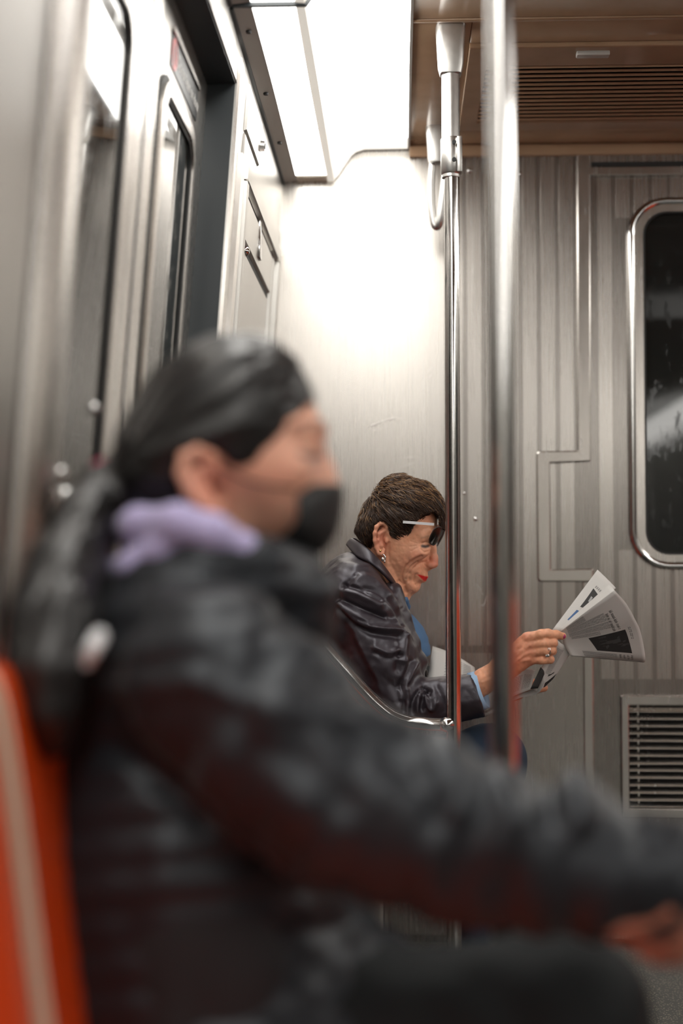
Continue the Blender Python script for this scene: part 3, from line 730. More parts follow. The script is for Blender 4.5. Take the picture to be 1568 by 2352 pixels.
# eye: socket, ball, lids
Fh = smax(Fh, -vol.ell(p8(1105, 1060, .034), (.013, .014, .0125), YH), .012)
Fh = smin(Fh, vol.ell(p8(1062, 1056, .0325), (.0118, .0125, .0118), YH), .003)
Fh = smin(Fh, vol.chain([(p8(1010, 1040, .043), .0035), (p8(1065, 1018, .043), .0040), (p8(1120, 1012, .030), .0035)], .004, 1, YH), .004)
Fh = smin(Fh, vol.chain([(p8(1010, 1075, .044), .0030), (p8(1065, 1100, .043), .0036), (p8(1115, 1090, .030), .003)], .004, 1, YH), .006)
Fh = smin(Fh, vol.chain([(p8(1040, 945, .05), .006), (p8(1130, 925, .04), .007), (p8(1190, 940, .02), .007)], .01, 1, YH), .014)   # brow
Fh = smin(Fh, vol.ell(p8(960, 1150, .050), (.022, .011, .014), YH), .02)            # cheekbone
# lips
Fh = smin(Fh, vol.chain([(p8(962, 1446, .024), .0022), (p8(1030, 1462, .017), .0036), (p8(1082, 1476, .0), .0045)], .003, 1, YH), .004)
Fh = smin(Fh, vol.chain([(p8(985, 1480, .022), .0022), (p8(1020, 1505, .016), .0040), (p8(1050, 1524, .0), .0050)], .003, 1, YH), .004)
# neck
Fh = smin(Fh, vol.cap(p8(540, 1250) + [0, YH, 0], p8(420, 1800) + [0, YH, 0], .056, .058), .02)
Fh = smin(Fh, vol.cap(p8(760, 1600) + [0, YH, 0], p8(600, 1850) + [0, YH, 0], .022, .03, 1.2), .02)   # throat
# ear
plate = vol.chain([(p8(500, 830, .071), .006), (p8(430, 900, .076), .007), (p8(440, 1050, .074), .0065), (p8(460, 1150, .072), .0065)], .008, 1, YH)
helix = vol.chain([(p8(540, 880, .072), .0038), (p8(535, 800, .076), .0040), (p8(495, 752, .080), .0042), (p8(440, 750, .084), .0042), (p8(392, 800, .088), .0042), (p8(370, 890, .089), .0042), (p8(372, 990, .087), .0042), (p8(392, 1080, .083), .0043), (p8(425, 1150, .080), .0055), (p8(462, 1165, .076), .0055), (p8(490, 1110, .073), .004)], .004, 1, YH)
anti = vol.chain([(p8(500, 850, .077), .003), (p8(445, 900, .081), .0036), (p8(430, 980, .081), .0036), (p8(455, 1060, .079), .0034)], .004, 1, YH)
ear = smin(smin(plate, helix, .003), anti, .004)
ear = smax(ear, -vol.ell(p8(490, 960, .084), (.0085, .0075, .0125), YH), .003)
ear = smin(ear, vol.ell(p8(528, 985, .073), (.0045, .0045, .0065), YH), .003)
Fh = smin(Fh, ear, .0035)
V, Fq = snets(Fh, vol.lo, vol.h); V = rotz(relax(V, Fq, 2, .4), HC, HYAW); Nn = vnormals(V, Fq)
W8 = [([(1070, 1275), (1010, 1285), (930, 1330), (870, 1400), (845, 1470), (835, 1530)], -.0022, 20), ([(1010, 1190), (880, 1255), (795, 1340), (748, 1430), (740, 1500), (775, 1580)], -.0024, 17), ([(960, 1265), (870, 1330), (815, 1420), (795, 1500)], -.0014, 14), ([(952, 1442), (912, 1462), (895, 1540)], -.0014, 16),
      ([(1000, 1095), (1050, 1135), (1115, 1120)], -.0010, 14), ([(940, 1010), (860, 985)], -.0007, 10), ([(935, 1045), (850, 1060)], -.0007, 10), ([(940, 1080), (870, 1120)], -.0007, 10), ([(700, 1540), (765, 1600), (800, 1690)], -.0025, 22), ([(560, 1010), (550, 1150), (560, 1270)], -.0016, 18),
      ([(820, 1480), (850, 1590), (900, 1640)], .0022, 55), ([(930, 1310), (860, 1400)], .0012, 26), ([(1085, 1262), (1062, 1300), (1085, 1340)], -.0022, 13), ([(1110, 1290), (1115, 1320)], .0012, 22), ([(1020, 1010), (1075, 995), (1120, 1005)], -.0016, 13), ([(985, 1060), (1020, 1040)], -.001, 10), ([(600, 1320), (660, 1450), (720, 1540)], -.0010, 24), ([(640, 1180), (720, 1330)], .0008, 40), ([(1000, 1150), (900, 1200), (830, 1280)], .0012, 30), ([(930, 1590), (960, 1560)], -.0010, 18), ([(880, 1380), (850, 1480)], .0010, 18), ([(990, 1390), (1085, 1395)], -.0006, 30)]
V = strokes(V, Nn, [([z8(*q) for q in pts], a * 1.3, sg_ * .16582) for pts, a, sg_ in W8], -.6)
V = V + Nn * (.0005 * vnoise(V / .008, 3) + .00025 * vnoise(V / .003, 5))[:, None]
u, v_ = proj(V); zx, zy = (u - 800) / .16582, (v_ - 1080) / .16582
base = np.tile(np.array([.80, .395, .245]), (len(V), 1)); mott = vnoise(V / .012, 9)[:, None]
base *= 1 + .10 * mott + .06 * vnoise(V / .004, 11)[:, None]
def blob(cx, cy, sx, sy): return np.exp(-(((zx - cx) / sx) ** 2 + ((zy - cy) / sy) ** 2))[:, None]
red = np.array([.58, .17, .12])
for (cx, cy, sx, sy, k) in ((1190, 1280, 90, 90, .7), (960, 1180, 130, 80, .35), (430, 960, 120, 190, .55), (800, 1300, 160, 120, .18)): base = base * (1 - k * blob(cx, cy, sx, sy)) + red * k * blob(cx, cy, sx, sy)
lipd = sd_poly(np.array([(948, 1440), (1000, 1450), (1060, 1468), (1110, 1474), (1100, 1500), (1080, 1535), (1045, 1535), (1005, 1498)], float), zx, zy)
kl = np.clip(.5 - lipd / 14, 0, 1)[:, None]; base = base * (1 - kl) + np.array([.62, .012, .014]) * kl
le = np.clip(1 - pl_dist(np.stack([zx, zy], 1), [(1025, 1052), (1060, 1058), (1100, 1052)]) / 22 + .45, 0, 1)[:, None]; base = base * (1 - .95 * le) + np.array([.02, .012, .01]) * .95 * le
br = np.clip(1 - pl_dist(np.stack([zx, zy], 1), [(1010, 940), (1100, 915), (1180, 930)]) / 22, 0, 1)[:, None]; base = base * (1 - .35 * br) + np.array([.2, .1, .06]) * .35 * br
mA, fA, cA = V, Fq, base

# --- right hand holding the paper, with wrist
def ph(x, y, Y): return P(*z4(x, y), Y)
lo = P(1070, 1640, 3.0); hi = P(1310, 1435, 3.0)
vol = Vol((lo[0], 2.955, lo[2]), (hi[0], 3.125, hi[2]), .0014)
yh = 3.030
Fp = vol.chain([(ph(120, 1140, 3.045), .024), (ph(240, 1040, 3.042), .0255), (ph(360, 960, 3.038), .026)], .01, 1.0)
for (a, b, r0, r1) in (((390, 920), (585, 705), .021, .0135), ((400, 930), (600, 755), .021, .0135), ((410, 940), (605, 815), .021, .013), ((410, 955), (595, 868), .019, .0125)):
    Fp = smin(Fp, vol.cap(ph(*a, yh), ph(*b, yh - .004), r0, r1), .014)
fing = [[((585, 700), 3.022, .0125), ((690, 672), 3.012, .0102), ((740, 668), 3.011, .0104), ((810, 676), 3.016, .0092), ((858, 686), 3.024, .0078)],
        [((600, 757), 3.022, .0118), ((720, 742), 3.008, .0098), ((782, 738), 3.014, .0096), ((786, 744), 3.034, .0088), ((740, 750), 3.046, .0080)],
        [((605, 818), 3.022, .0115), ((715, 800), 3.010, .0096), ((774, 796), 3.016, .0094), ((778, 802), 3.034, .0086), ((730, 810), 3.046, .0078)],
        [((595, 872), 3.026, .0105), ((700, 872), 3.016, .0088), ((760, 868), 3.022, .0086), ((762, 872), 3.036, .0078), ((720, 880), 3.046, .0072)]]
for fg in fing: Fp = smin(Fp, vol.chain([(ph(*q, Y), r) for q, Y, r in fg], .004), .0035)
Fp = smin(Fp, vol.chain([(ph(430, 860, 3.052), .017), (ph(560, 740, 3.072), .0125), (ph(690, 690, 3.078), .0105), (ph(790, 680, 3.072), .0085)], .006), .006)   # thumb behind the sheet
V, Fq = snets(Fp, vol.lo, vol.h); V = relax(V, Fq, 1, .4); Nn = vnormals(V, Fq)
T4 = [([(420, 890), (500, 780), (575, 705)], .0016, 16), ([(430, 910), (520, 820), (600, 760)], .0016, 14), ([(440, 925), (530, 850), (600, 818)], .0016, 14), ([(440, 940), (520, 890), (590, 870)], .0012, 14), ([(450, 830), (540, 790), (570, 740)], .0010, 9), ([(470, 900), (540, 850), (560, 800)], .0010, 9), ([(250, 1000), (330, 960), (420, 900)], .0012, 14), ([(230, 1050), (330, 1000)], .0010, 12),
      ([(735, 640), (742, 700)], -.0006, 8), ([(725, 640), (730, 700)], -.0006, 6), ([(640, 640), (650, 900)], -.0012, 16), ([(720, 730), (724, 760)], -.0006, 6), ([(500, 700), (560, 690)], .0014, 26), ([(560, 760), (600, 750)], .0012, 22), ([(560, 820), (600, 815)], .0012, 20), ([(560, 875), (600, 870)], .0012, 18)]
V = strokes(V, Nn, [([z4(*q) for q in pts], a, sg_ * .2934) for pts, a, sg_ in T4], -.3)
V = V + Nn * (.00045 * vnoise(V / .005, 23))[:, None]
u, v_ = proj(V); q = np.stack([(u - 1040) / .2934, (v_ - 1260) / .2934], 1)
base = np.tile(np.array([.76, .36, .215]), (len(V), 1)) * (1 + .13 * vnoise(V / .012, 31)[:, None] + .1 * vnoise(V / .004, 32)[:, None])
for (cx, cy, s_, k) in ((560, 690, 60, .5), (520, 880, 90, .45), (600, 790, 60, .35), (600, 930, 80, .4), (430, 800, 80, .3)):
    b_ = (k * np.exp(-((q[:, 0] - cx) ** 2 + (q[:, 1] - cy) ** 2) / s_ ** 2))[:, None]; base = base * (1 - b_) + np.array([.52, .13, .07]) * b_
mB, fB, cB = V, Fq, base
# --- left hand under the sheet
lo = P(1150, 1640, 3.1); hi = P(1280, 1540, 3.1)
vol = Vol((lo[0] - .03, 3.02, lo[2]), (hi[0], 3.30, hi[2] + .02), .002)
Fl = vol.chain([(P(1080, 1600, 3.26), .026), (P(1150, 1592, 3.18), .026), (P(1185, 1585, 3.13), .022)], .01)
for k, (px, py, Y) in enumerate(((1249, 1580, 3.085), (1238, 1572, 3.105), (1226, 1568, 3.12), (1215, 1570, 3.135))):
    Fl = smin(Fl, vol.chain([(P(1188, 1586 - 3 * k, 3.10 + .014 * k), .0115), (P(px - 18, py + 2, Y - .008), .0098), (P(px, py, Y), .0085)], .004), .006)
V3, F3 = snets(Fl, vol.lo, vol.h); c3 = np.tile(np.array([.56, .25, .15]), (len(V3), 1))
# --- rest of the body (inside the clothes)
vol = Vol((-.40, 2.98, .02), (.42, 3.52, .98), .011)
def q_(px, py, Y): return P(px, py, Y)
Fb = vol.chain([(q_(700, 1870, 3.22), .11), (q_(755, 1600, 3.22), .10), (q_(800, 1440, 3.21), .095)], .05, 1.35)
Fb = smin(Fb, vol.chain([(q_(800, 1420, 3.21), .05), (q_(865, 1330, 3.20), .052)], .03), .03)
for sg_, yy in ((-1, 3.10), (1, 3.35)):
    Fb = smin(Fb, vol.chain([(q_(838, 1420, 3.21 + sg_ * .135), .045), (q_(918, 1612, 3.215 + sg_ * .15), .036), (q_(1085, 1592, 3.18 + sg_ * .13), .025)], .02), .02)
    kx = P(1128, 1742, yy)
    Fb = smin(Fb, vol.chain([(q_(730, 1850, yy), .07), (kx, .05), ((kx[0] + .0, yy, .10), .035), ((kx[0] + .10, yy, .05), .028)], .03), .03)
V4, F4 = snets(Fb, vol.lo, vol.h); c4 = np.tile(np.array([.55, .26, .16]), (len(V4), 1))
Vb, Fb_ = join([(mA, fA), (mB, fB), (V3, F3), (V4, F4)])
woman = mk('person', Vb, Fb_, M['skin'], base=(P(760, 1800, 3.22)[0], 3.22, 0.0), smooth=True)
tag(woman, 'woman in dark leather jacket bent over a newspaper, sunglasses on her forehead', 'person')
set_col(woman, np.concatenate([cA, cB, c3, c4]))

# --- hair
lo = P(795, 1290, YH); hi = P(1045, 1070, YH)
vol = Vol((lo[0], YH - .115, lo[2]), (hi[0], YH + .115, hi[2]), .0020)
outer = [(70, 860), (110, 700), (170, 540), (300, 330), (470, 160), (560, 100), (720, 78), (930, 115), (1120, 215), (1270, 370), (1335, 530), (1350, 700), (1338, 850), (1270, 960), (1150, 1020), (800, 1150), (400, 1150), (240, 1130), (120, 990)]
Fo, X2, Z2 = inflate(vol, [z8(*q) for q in outer], YH, .085, .0885, 3)
cut = [(40, 850), (110, 650), (300, 300), (480, 60), (760, 20), (1150, 150), (1330, 350), (1420, 560), (1400, 880), (1250, 860), (1225, 770), (1205, 690), (1195, 630), (1130, 595), (1040, 620), (960, 700), (900, 780), (850, 880), (800, 950), (770, 945), (725, 990), (672, 1048), (625, 950), (585, 880), (560, 790), (520, 735), (455, 722), (385, 780), (352, 880), (345, 1000), (365, 1075), (330, 1120), (200, 1050)]
pp = [(P(*z8(a, b), YH)[0] + .074 * SHY, P(*z8(a, b), YH)[2]) for a, b in cut]
sd = sd_poly(np.array(pp), X2, Z2); sd = blur2(sd, 1)
Fhair = smax(Fo, sd[:, None, :].astype(np.float32), .006)
V, Fq = snets(Fhair, vol.lo, vol.h); V = relax(V, Fq, 1, .4); Nn = vnormals(V, Fq)
crown = p8(430, 330, YH - .01)
def flowcoord(V):
    d = V - crown; ang = np.arctan2(d[:, 2], d[:, 0]) + .9 * (d[:, 1]) / .08; return ang, np.linalg.norm(d, axis=1)
ang, rr = flowcoord(V)
hn = .5 * vnoise(np.stack([ang * 9, rr / .035, np.zeros_like(rr)], 1), 41) + .5 * vnoise(np.stack([ang * 26, rr / .03, np.ones_like(rr)], 1), 42)
hn2 = vnoise(np.stack([ang * 5, rr / .022, V[:, 1] / .05], 1), 44)
V = V + Nn * (.0030 * hn + .0046 * hn2)[:, None]
HV, HF, HN = V, Fq, Nn
def hcol(ang, rr, y):
    a = .5 + .5 * vnoise(np.stack([ang * 22, rr / .025, y], 1), 51); b = .5 + .5 * vnoise(np.stack([ang * 4, rr / .03, y * 8], 1), 52); return a, b
a_, b_ = hcol(ang, rr, V[:, 1] / .02)
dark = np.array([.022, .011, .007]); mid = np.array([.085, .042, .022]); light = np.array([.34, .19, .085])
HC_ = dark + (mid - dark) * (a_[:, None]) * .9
# locks of hair laid over the shell
kd = KDTree(len(HV))
for i, p in enumerate(HV): kd.insert(p, i)
kd.balance()
cand = np.where((HN[:, 1] < .55))[0]; pick = rng.choice(cand, 7500); LV = []; LF = []; LC = []; nb = 0
for i in pick:
    p = HV[i].copy(); n_ = HN[i].copy(); m = rng.integers(5, 8); step = rng.uniform(.0026, .0046); pts = []; r0 = rng.uniform(.0004, .0012); lift = rng.uniform(.0002, .0050)
    tw = rng.normal(0, .38) + .5 * float(vnoise(np.array([p / .018]), 77)[0]); d = p - crown; t_ = d - n_ * np.dot(d, n_); t_ /= np.linalg.norm(t_) + 1e-9
    for s_ in range(m):
        d = p - crown; t2 = d - n_ * np.dot(d, n_); t2 /= np.linalg.norm(t2) + 1e-9; t2 = t2 + np.array([.25, 0, -.22]) + np.cross(n_, t2) * tw; t2 -= n_ * np.dot(t2, n_); t2 /= np.linalg.norm(t2) + 1e-9
        t_ = .5 * t_ + .5 * t2; pts.append(p + n_ * (lift * (.4 + s_ / m))); pn = p + t_ * step; co, j, dist = kd.find(pn)
        if dist > .0045: break
        p = np.array(co) * .7 + pn * .3; n_ = HN[j]
    if len(pts) < 4: continue
    pts = np.array(pts); rad = r0 * np.interp(np.linspace(0, 1, len(pts)), [0, .3, 1], [.5, 1, .12])
    mbx = MB().tube(pts, rad, 4, False); LV += mbx.v; LF += [tuple(x + nb for x in f) for f in mbx.f]; nb += len(mbx.v)
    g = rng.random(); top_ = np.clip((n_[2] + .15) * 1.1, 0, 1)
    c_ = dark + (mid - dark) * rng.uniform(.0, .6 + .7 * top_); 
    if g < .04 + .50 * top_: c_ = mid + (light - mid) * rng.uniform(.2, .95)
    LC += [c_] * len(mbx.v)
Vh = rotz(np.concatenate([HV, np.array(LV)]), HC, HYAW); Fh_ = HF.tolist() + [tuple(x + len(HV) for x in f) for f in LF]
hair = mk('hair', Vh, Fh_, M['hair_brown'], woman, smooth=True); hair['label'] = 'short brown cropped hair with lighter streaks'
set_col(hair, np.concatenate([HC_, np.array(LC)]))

# --- sunglasses pushed up on the forehead
def r8(x, y, w_): q = p8(x, y, YH + w_) + np.array([abs(w_) * SHY, 0, 0]); return rotz(np.array([q]), HC, HYAW)[0]
sgl = empty('sunglasses', r8(1200, 880, 0), 'dark sunglasses with silver arms pushed up on the reading woman', 'sunglasses')
for sd_ in (-1, 1):
    v = []; nu_, nv_ = 14, 10
    for layer in (0, 1):
        for i in range(nv_ + 1):
            for j in range(nu_):
                t = 2 * math.pi * j / nu_; rr_ = i / nv_; ca, sa = math.cos(t), math.sin(t); e = .75
                a = .5 + .5 * rr_ * math.copysign(abs(ca) ** e, ca); b = .5 + .5 * rr_ * math.copysign(abs(sa) ** e, sa)
                f_ = 1 - (1 - a) ** 2
                x = 1178 + 122 * f_ - 112 * b + 14 * math.sin(math.pi * b) + layer * 9; y = 778 + 26 * f_ + 246 * b; v.append(r8(x, y, sd_ * (.0665 - .054 * a)))
    m1 = (nv_ + 1) * nu_; f = []
    for i in range(nv_):
        for j in range(nu_):
            jj = (j + 1) % nu_; f += [(i * nu_ + j, i * nu_ + jj, (i + 1) * nu_ + jj, (i + 1) * nu_ + j), (m1 + i * nu_ + j, m1 + (i + 1) * nu_ + j, m1 + (i + 1) * nu_ + jj, m1 + i * nu_ + jj)]
    for j in range(nu_): jj = (j + 1) % nu_; f.append((nv_ * nu_ + j, nv_ * nu_ + jj, m1 + nv_ * nu_ + jj, m1 + nv_ * nu_ + j))
    MB().add(v, f).build('lens', M['lens'], sgl, smooth=True)
    ring = [np.array(v[nv_ * nu_ + j]) * .5 + np.array(v[m1 + nv_ * nu_ + j]) * .5 for j in range(nu_)]
    MB().tube(ring + [ring[0], ring[1]], .0011, 8, False).build('rim', M['templedark'], sgl, smooth=True)
    def arm(x0, y0, x1, y1, h_, m, nm):
        a = r8(x0, y0, -.0925 if sd_ < 0 else .072); b = r8(x1, y1, -.0775 if sd_ < 0 else .060); ax = (b - a) / np.linalg.norm(b - a); up_ = np.array([0, 0, 1.0]); up_ -= ax * np.dot(up_, ax); up_ /= np.linalg.norm(up_); sd2 = np.cross(ax, up_)
        MB().obox((a + b) / 2, (ax, up_, sd2), (np.linalg.norm(b - a) / 2, h_, .0012)).build(nm, M[m], sgl)
    arm(755, 737, 1180, 768, .0029, 'temple', 'temple_arm'); arm(640, 729, 757, 737, .0030, 'templedark', 'temple_tip')
MB().tube([r8(1290, 815, -.012), r8(1305, 812, 0), r8(1290, 815, .012)], .0014, 8).build('bridge', M['templedark'], sgl, smooth=True)
# --- earring
er = empty('earring', r8(490, 1200, -.078), 'small silver drop earring on the reading woman', 'earring')
MB().tube(spline([r8(478, 1165, -.083), r8(505, 1190, -.086), r8(515, 1225, -.086), r8(500, 1255, -.085)], 5), [.0016] * 16, 8).build('drop', M['silver'], er, smooth=True)
MB().ball(r8(478, 1238, -.086), (.0032, .002, .0048), 10, 8).build('drop', M['silver'], er, smooth=True)
MB().ball(r8(505, 1268, -.085), (.0020, .002, .0036), 10, 8).build('drop', M['silver'], er, smooth=True)
MB().ball(r8(445, 1122, -.085), .0028, 10, 8).build('stud', M['gold'], er, smooth=True)

# --- leather jacket
vol = Vol((-.34, 2.985, .44), (.235, 3.475, 1.03), .0036)
T = vol.chain([(q_(735, 1800, 3.22), .130), (q_(755, 1620, 3.22), .132), (q_(790, 1450, 3.215), .122)], .05, 1.28)
T = smin(T, vol.cap(q_(806, 1365, 3.10), q_(806, 1365, 3.32), .072, .072), .05)
T = smin(T, vol.cap(q_(812, 1330, 3.17), q_(812, 1330, 3.25), .058, .058), .04)
T = smin(T, vol.cap(q_(880, 1420, 3.13), q_(900, 1560, 3.12), .040, .046), .03)       # hanging near front
T = smin(T, vol.cap(q_(880, 1420, 3.30), q_(900, 1560, 3.31), .040, .046), .03)
armF = vol.chain([(q_(842, 1410, 3.078), .070), (q_(880, 1510, 3.068), .066), (q_(916, 1612, 3.062), .062)], .03)
armF = smin(armF, vol.chain([(q_(925, 1628, 3.062), .058), (q_(1010, 1612, 3.055), .050), (q_(1130, 1590, 3.042), .047)], .02), .02)
armG = vol.chain([(q_(842, 1410, 3.36), .070), (q_(930, 1612, 3.375), .060), (q_(1110, 1590, 3.30), .045)], .03)
cn = np.array([.949, 0, .316]); cc = P(1097, 1592, 3.05)
pl = (vol.X - cc[0]) * cn[0] + (vol.Z - cc[2]) * cn[2]
armF = smax(armF, pl, .004); armG = smax(armG, pl - .005, .004)
T = smax(T, -vol.chain([(q_(905, 1325, 3.21), .052), (q_(945, 1420, 3.21), .048), (q_(985, 1560, 3.21), .05)], .03, 1.0), .012)   # open front
T = smin(T, vol.chain([(q_(905, 1358, 3.145), .019), (q_(920, 1420, 3.125), .021), (q_(941, 1480, 3.118), .022), (q_(954, 1522, 3.118), .023), (q_(952, 1585, 3.12), .021)], .01, 1.3), .012)      # near lapel edge
T = smin(T, vol.chain([(q_(925, 1500, 3.27), .03), (q_(958, 1575, 3.25), .036)], .01), .01)
J = smin(smin(T, armF, .022), armG, .022)
J = smax(J, -vol.cap(q_(872, 1296, 3.205), q_(905, 1230, 3.2), .054, .066), .010)         # neck opening
V, Fq = snets(J, vol.lo, vol.h); V = relax(V, Fq, 2, .4); Nn = vnormals(V, Fq)
J3 = [([(300, 1030), (230, 1090), (180, 1150), (110, 1280), (70, 1400)], -.0050, 22), ([(175, 1165), (330, 1205), (510, 1290)], .0065, 34), ([(200, 1110), (330, 1150), (430, 1210), (520, 1250)], -.0050, 18), ([(150, 1240), (270, 1280), (420, 1345), (560, 1400)], -.0060, 20), ([(160, 1260), (260, 1350), (420, 1440)], .0050, 26), ([(380, 1140), (480, 1165), (580, 1240), (680, 1360), (722, 1460)], -.0050, 20), ([(290, 1040), (400, 1050), (520, 1110), (600, 1200)], .0045, 40), ([(300, 960), (420, 940), (520, 1000)], .0025, 40), ([(150, 900), (250, 930), (400, 960)], .002, 30), ([(590, 1080), (650, 1180), (700, 1300)], .003, 25)]
J5 = [([(140, 100), (260, 225), (380, 295), (520, 328), (690, 345), (745, 395)], .0065, 22), ([(150, 150), (280, 290), (420, 360), (560, 385), (700, 395)], -.0060, 30), ([(120, 60), (300, 150), (480, 200), (640, 230)], -.0035, 28), ([(470, 500), (600, 545), (690, 520)], .0045, 24), ([(480, 545), (600, 590), (700, 570)], -.0040, 20), ([(540, 570), (640, 590), (730, 620)], .0030, 20), ([(755, 400), (740, 520), (750, 640), (720, 760)], .0038, 24), ([(690, 430), (690, 560), (670, 700)], -.0030, 26),
      ([(850, 640), (790, 760), (740, 860), (720, 960)], .0045, 22), ([(800, 620), (740, 740), (690, 850)], -.0040, 22), ([(905, 860), (840, 930), (810, 1020), (805, 1090)], -.0070, 15), ([(890, 880), (865, 960), (855, 1060), (870, 1100)], .0060, 14), ([(935, 880), (905, 960), (890, 1060)], -.0070, 13), ([(925, 930), (950, 1020), (985, 1060), (1020, 1000)], .0060, 18), ([(760, 880), (770, 980), (765, 1090)], .0050, 16), ([(715, 840), (730, 960), (735, 1080)], -.0050, 15), ([(940, 890), (955, 925), (970, 890)], -.0060, 14), ([(1030, 860), (1080, 960), (1100, 1060)], -.0025, 26), ([(1130, 830), (1200, 900), (1230, 1000)], .0020, 30),
      ([(200, 300), (330, 560), (450, 800)], -.0035, 45), ([(120, 330), (240, 600), (380, 850)], .0030, 40), ([(300, 420), (420, 650), (520, 860)], .0025, 35), ([(560, 760), (640, 850), (690, 980)], -.0030, 26)]
V = strokes(V, Nn, [([z3(*q) for q in pts], a * 1.3, s_ * .2551) for pts, a, s_ in J3] + [([z5(*q) for q in pts], a * 1.3, s_ * .2551) for pts, a, s_ in J5], -.1)
V = V + Nn * (.0016 * vnoise(V / np.array([.03, .03, .018]), 61) + .0008 * vnoise(V / .010, 62))[:, None]
jk = mk('leather_jacket', V, Fq, M['leather'], woman, smooth=True); jk['label'] = 'dark brown leather jacket'
# collar band
ct = [(809, 1238, 3.205), (834, 1252, 3.145), (858, 1274, 3.118), (884, 1306, 3.130), (905, 1338, 3.165)]
cb = [(794, 1252, 3.205), (818, 1278, 3.128), (852, 1296, 3.098), (886, 1326, 3.112), (910, 1352, 3.155)]
def mirr(l): return l + [(a + 4, b - 2, 2 * 3.205 - y) for a, b, y in reversed(l)][(0):]
tp = spline([P(*q) for q in mirr(ct)[:5]], 6); bt = spline([P(*q) for q in mirr(cb)[:5]], 6)
tp2 = spline([P(*q) for q in [(a + 4, b - 2, 6.41 - y) for a, b, y in ct]], 6); bt2 = spline([P(*q) for q in [(a + 4, b - 2, 6.41 - y) for a, b, y in cb]], 6)
tp = np.vstack([tp[::-1], tp2[1:]]); bt = np.vstack([bt[::-1], bt2[1:]]); n = len(tp); rows = []
for s_ in np.linspace(0, 1, 6): rows.append(tp * (1 - s_) + bt * s_ + np.array([0, 0, .004 * math.sin(math.pi * s_)]))
Vc = np.concatenate(rows); fc = [(r_ * n + i, r_ * n + i + 1, (r_ + 1) * n + i + 1, (r_ + 1) * n + i) for r_ in range(5) for i in range(n - 1)]
co_ = mk('collar', Vc, fc, M['leather'], woman, smooth=True); s = co_.modifiers.new('solid', 'SOLIDIFY'); s.thickness = .007; s.offset = 0; s = co_.modifiers.new('sub', 'SUBSURF'); s.levels = s.render_levels = 1
# shirt
vol = Vol((-.25, 3.05, .5), (.12, 3.38, 1.0), .005)
Fs = vol.chain([(q_(845, 1450, 3.21), .092), (q_(872, 1500, 3.215), .104), (q_(855, 1640, 3.22), .098)], .04, .85)
Fs = smin(Fs, vol.chain([(q_(905, 1375, 3.16), .008), (q_(928, 1378, 3.18), .008), (q_(934, 1396, 3.20), .008)], .01), .008)
Fs = smax(Fs, P(950, 1512, 3.2)[2] - vol.Z + .25 * (vol.X - .05) + 0 * vol.Y, .006)
V, Fq = snets(Fs, vol.lo, vol.h); Nn = vnormals(V, Fq); V = V + Nn * (.002 * vnoise(V / .02, 71) + .0012 * vnoise(V / np.array([.03, .03, .009]), 72))[:, None]
mk('shirt', V, Fq, M['shirt'], woman, smooth=True)
a, b = P(1088, 1590, 3.05), P(1110, 1583, 3.046)
ax = (b - a) / np.linalg.norm(b - a)
o = MB().tube([a, b], [.043, .041], 28, False).build('shirt_cuff', M['cuff'], woman, smooth=True); s = o.modifiers.new('solid', 'SOLIDIFY'); s.thickness = .003; s.offset = -1
# jeans and shoes
vol = Vol((-.34, 2.99, .05), (.36, 3.46, .78), .006)
Fj = None
for yy in (3.115, 3.33):
    kx = P(1124, 1745, yy); g = vol.chain([(q_(720, 1850, yy), .092), (kx, .072), ((kx[0], yy, .12), .058)], .03); Fj = g if Fj is None else smin(Fj, g, .02)
Fj = smin(Fj, vol.cap(q_(700, 1850, 3.12), q_(700, 1850, 3.32), .11, .11), .04)
V, Fq = snets(Fj, vol.lo, vol.h); Nn = vnormals(V, Fq); V = V + Nn * (.003 * vnoise(V / .03, 81))[:, None]
mk('jeans', V, Fq, M['denim'], woman, smooth=True)
for yy in (3.115, 3.33):
    kx = P(1124, 1745, yy)[0]; vol = Vol((kx - .1, yy - .07, -.005), (kx + .22, yy + .07, .16), .006)
    Fs = smin(vol.cap((kx - .02, yy, .05), (kx + .15, yy, .035), .045, .036), vol.cap((kx, yy, .06), (kx, yy, .12), .045, .045), .02); Fs = smax(Fs, np.broadcast_to(.002 - vol.Z, Fs.shape), .004)
    V, Fq = snets(Fs, vol.lo, vol.h); mk('shoe', V, Fq, M['cloth_black'], woman, smooth=True)
# ring with stone, nail
rg = empty('finger_ring', ph(744, 800, 3.006), 'silver ring with a pale stone on the reading woman\'s hand', 'ring')
a0, a1 = np.array(ph(715, 800, 3.010)), np.array(ph(774, 796, 3.016)); axr = (a1 - a0) / np.linalg.norm(a1 - a0); ctr = a0 * .5 + a1 * .5
e1 = np.cross(axr, [0, 1, 0]); e1 /= np.linalg.norm(e1); e2 = np.cross(axr, e1)
MB().tube([ctr + .0102 * (math.cos(t) * e1 + math.sin(t) * e2) for t in np.linspace(0, 2 * math.pi * 1.03, 34)], .0012, 8, False).build('band', M['silver'], rg, smooth=True)
MB().ball(np.array(ph(738, 838, 3.004)), (.0052, .003, .0036), 10, 6).build('stone', M['silver'], rg)
MB().ball(np.array(ph(744, 792, 3.0035)), (.0022, .0022, .0050), 10, 6).build('setting', M['silver'], rg)
MB().ball(np.array(ph(866, 688, 3.019)), (.0044, .0040, .0050), 12, 8).build('fingernail', M['nail'], woman, smooth=True)

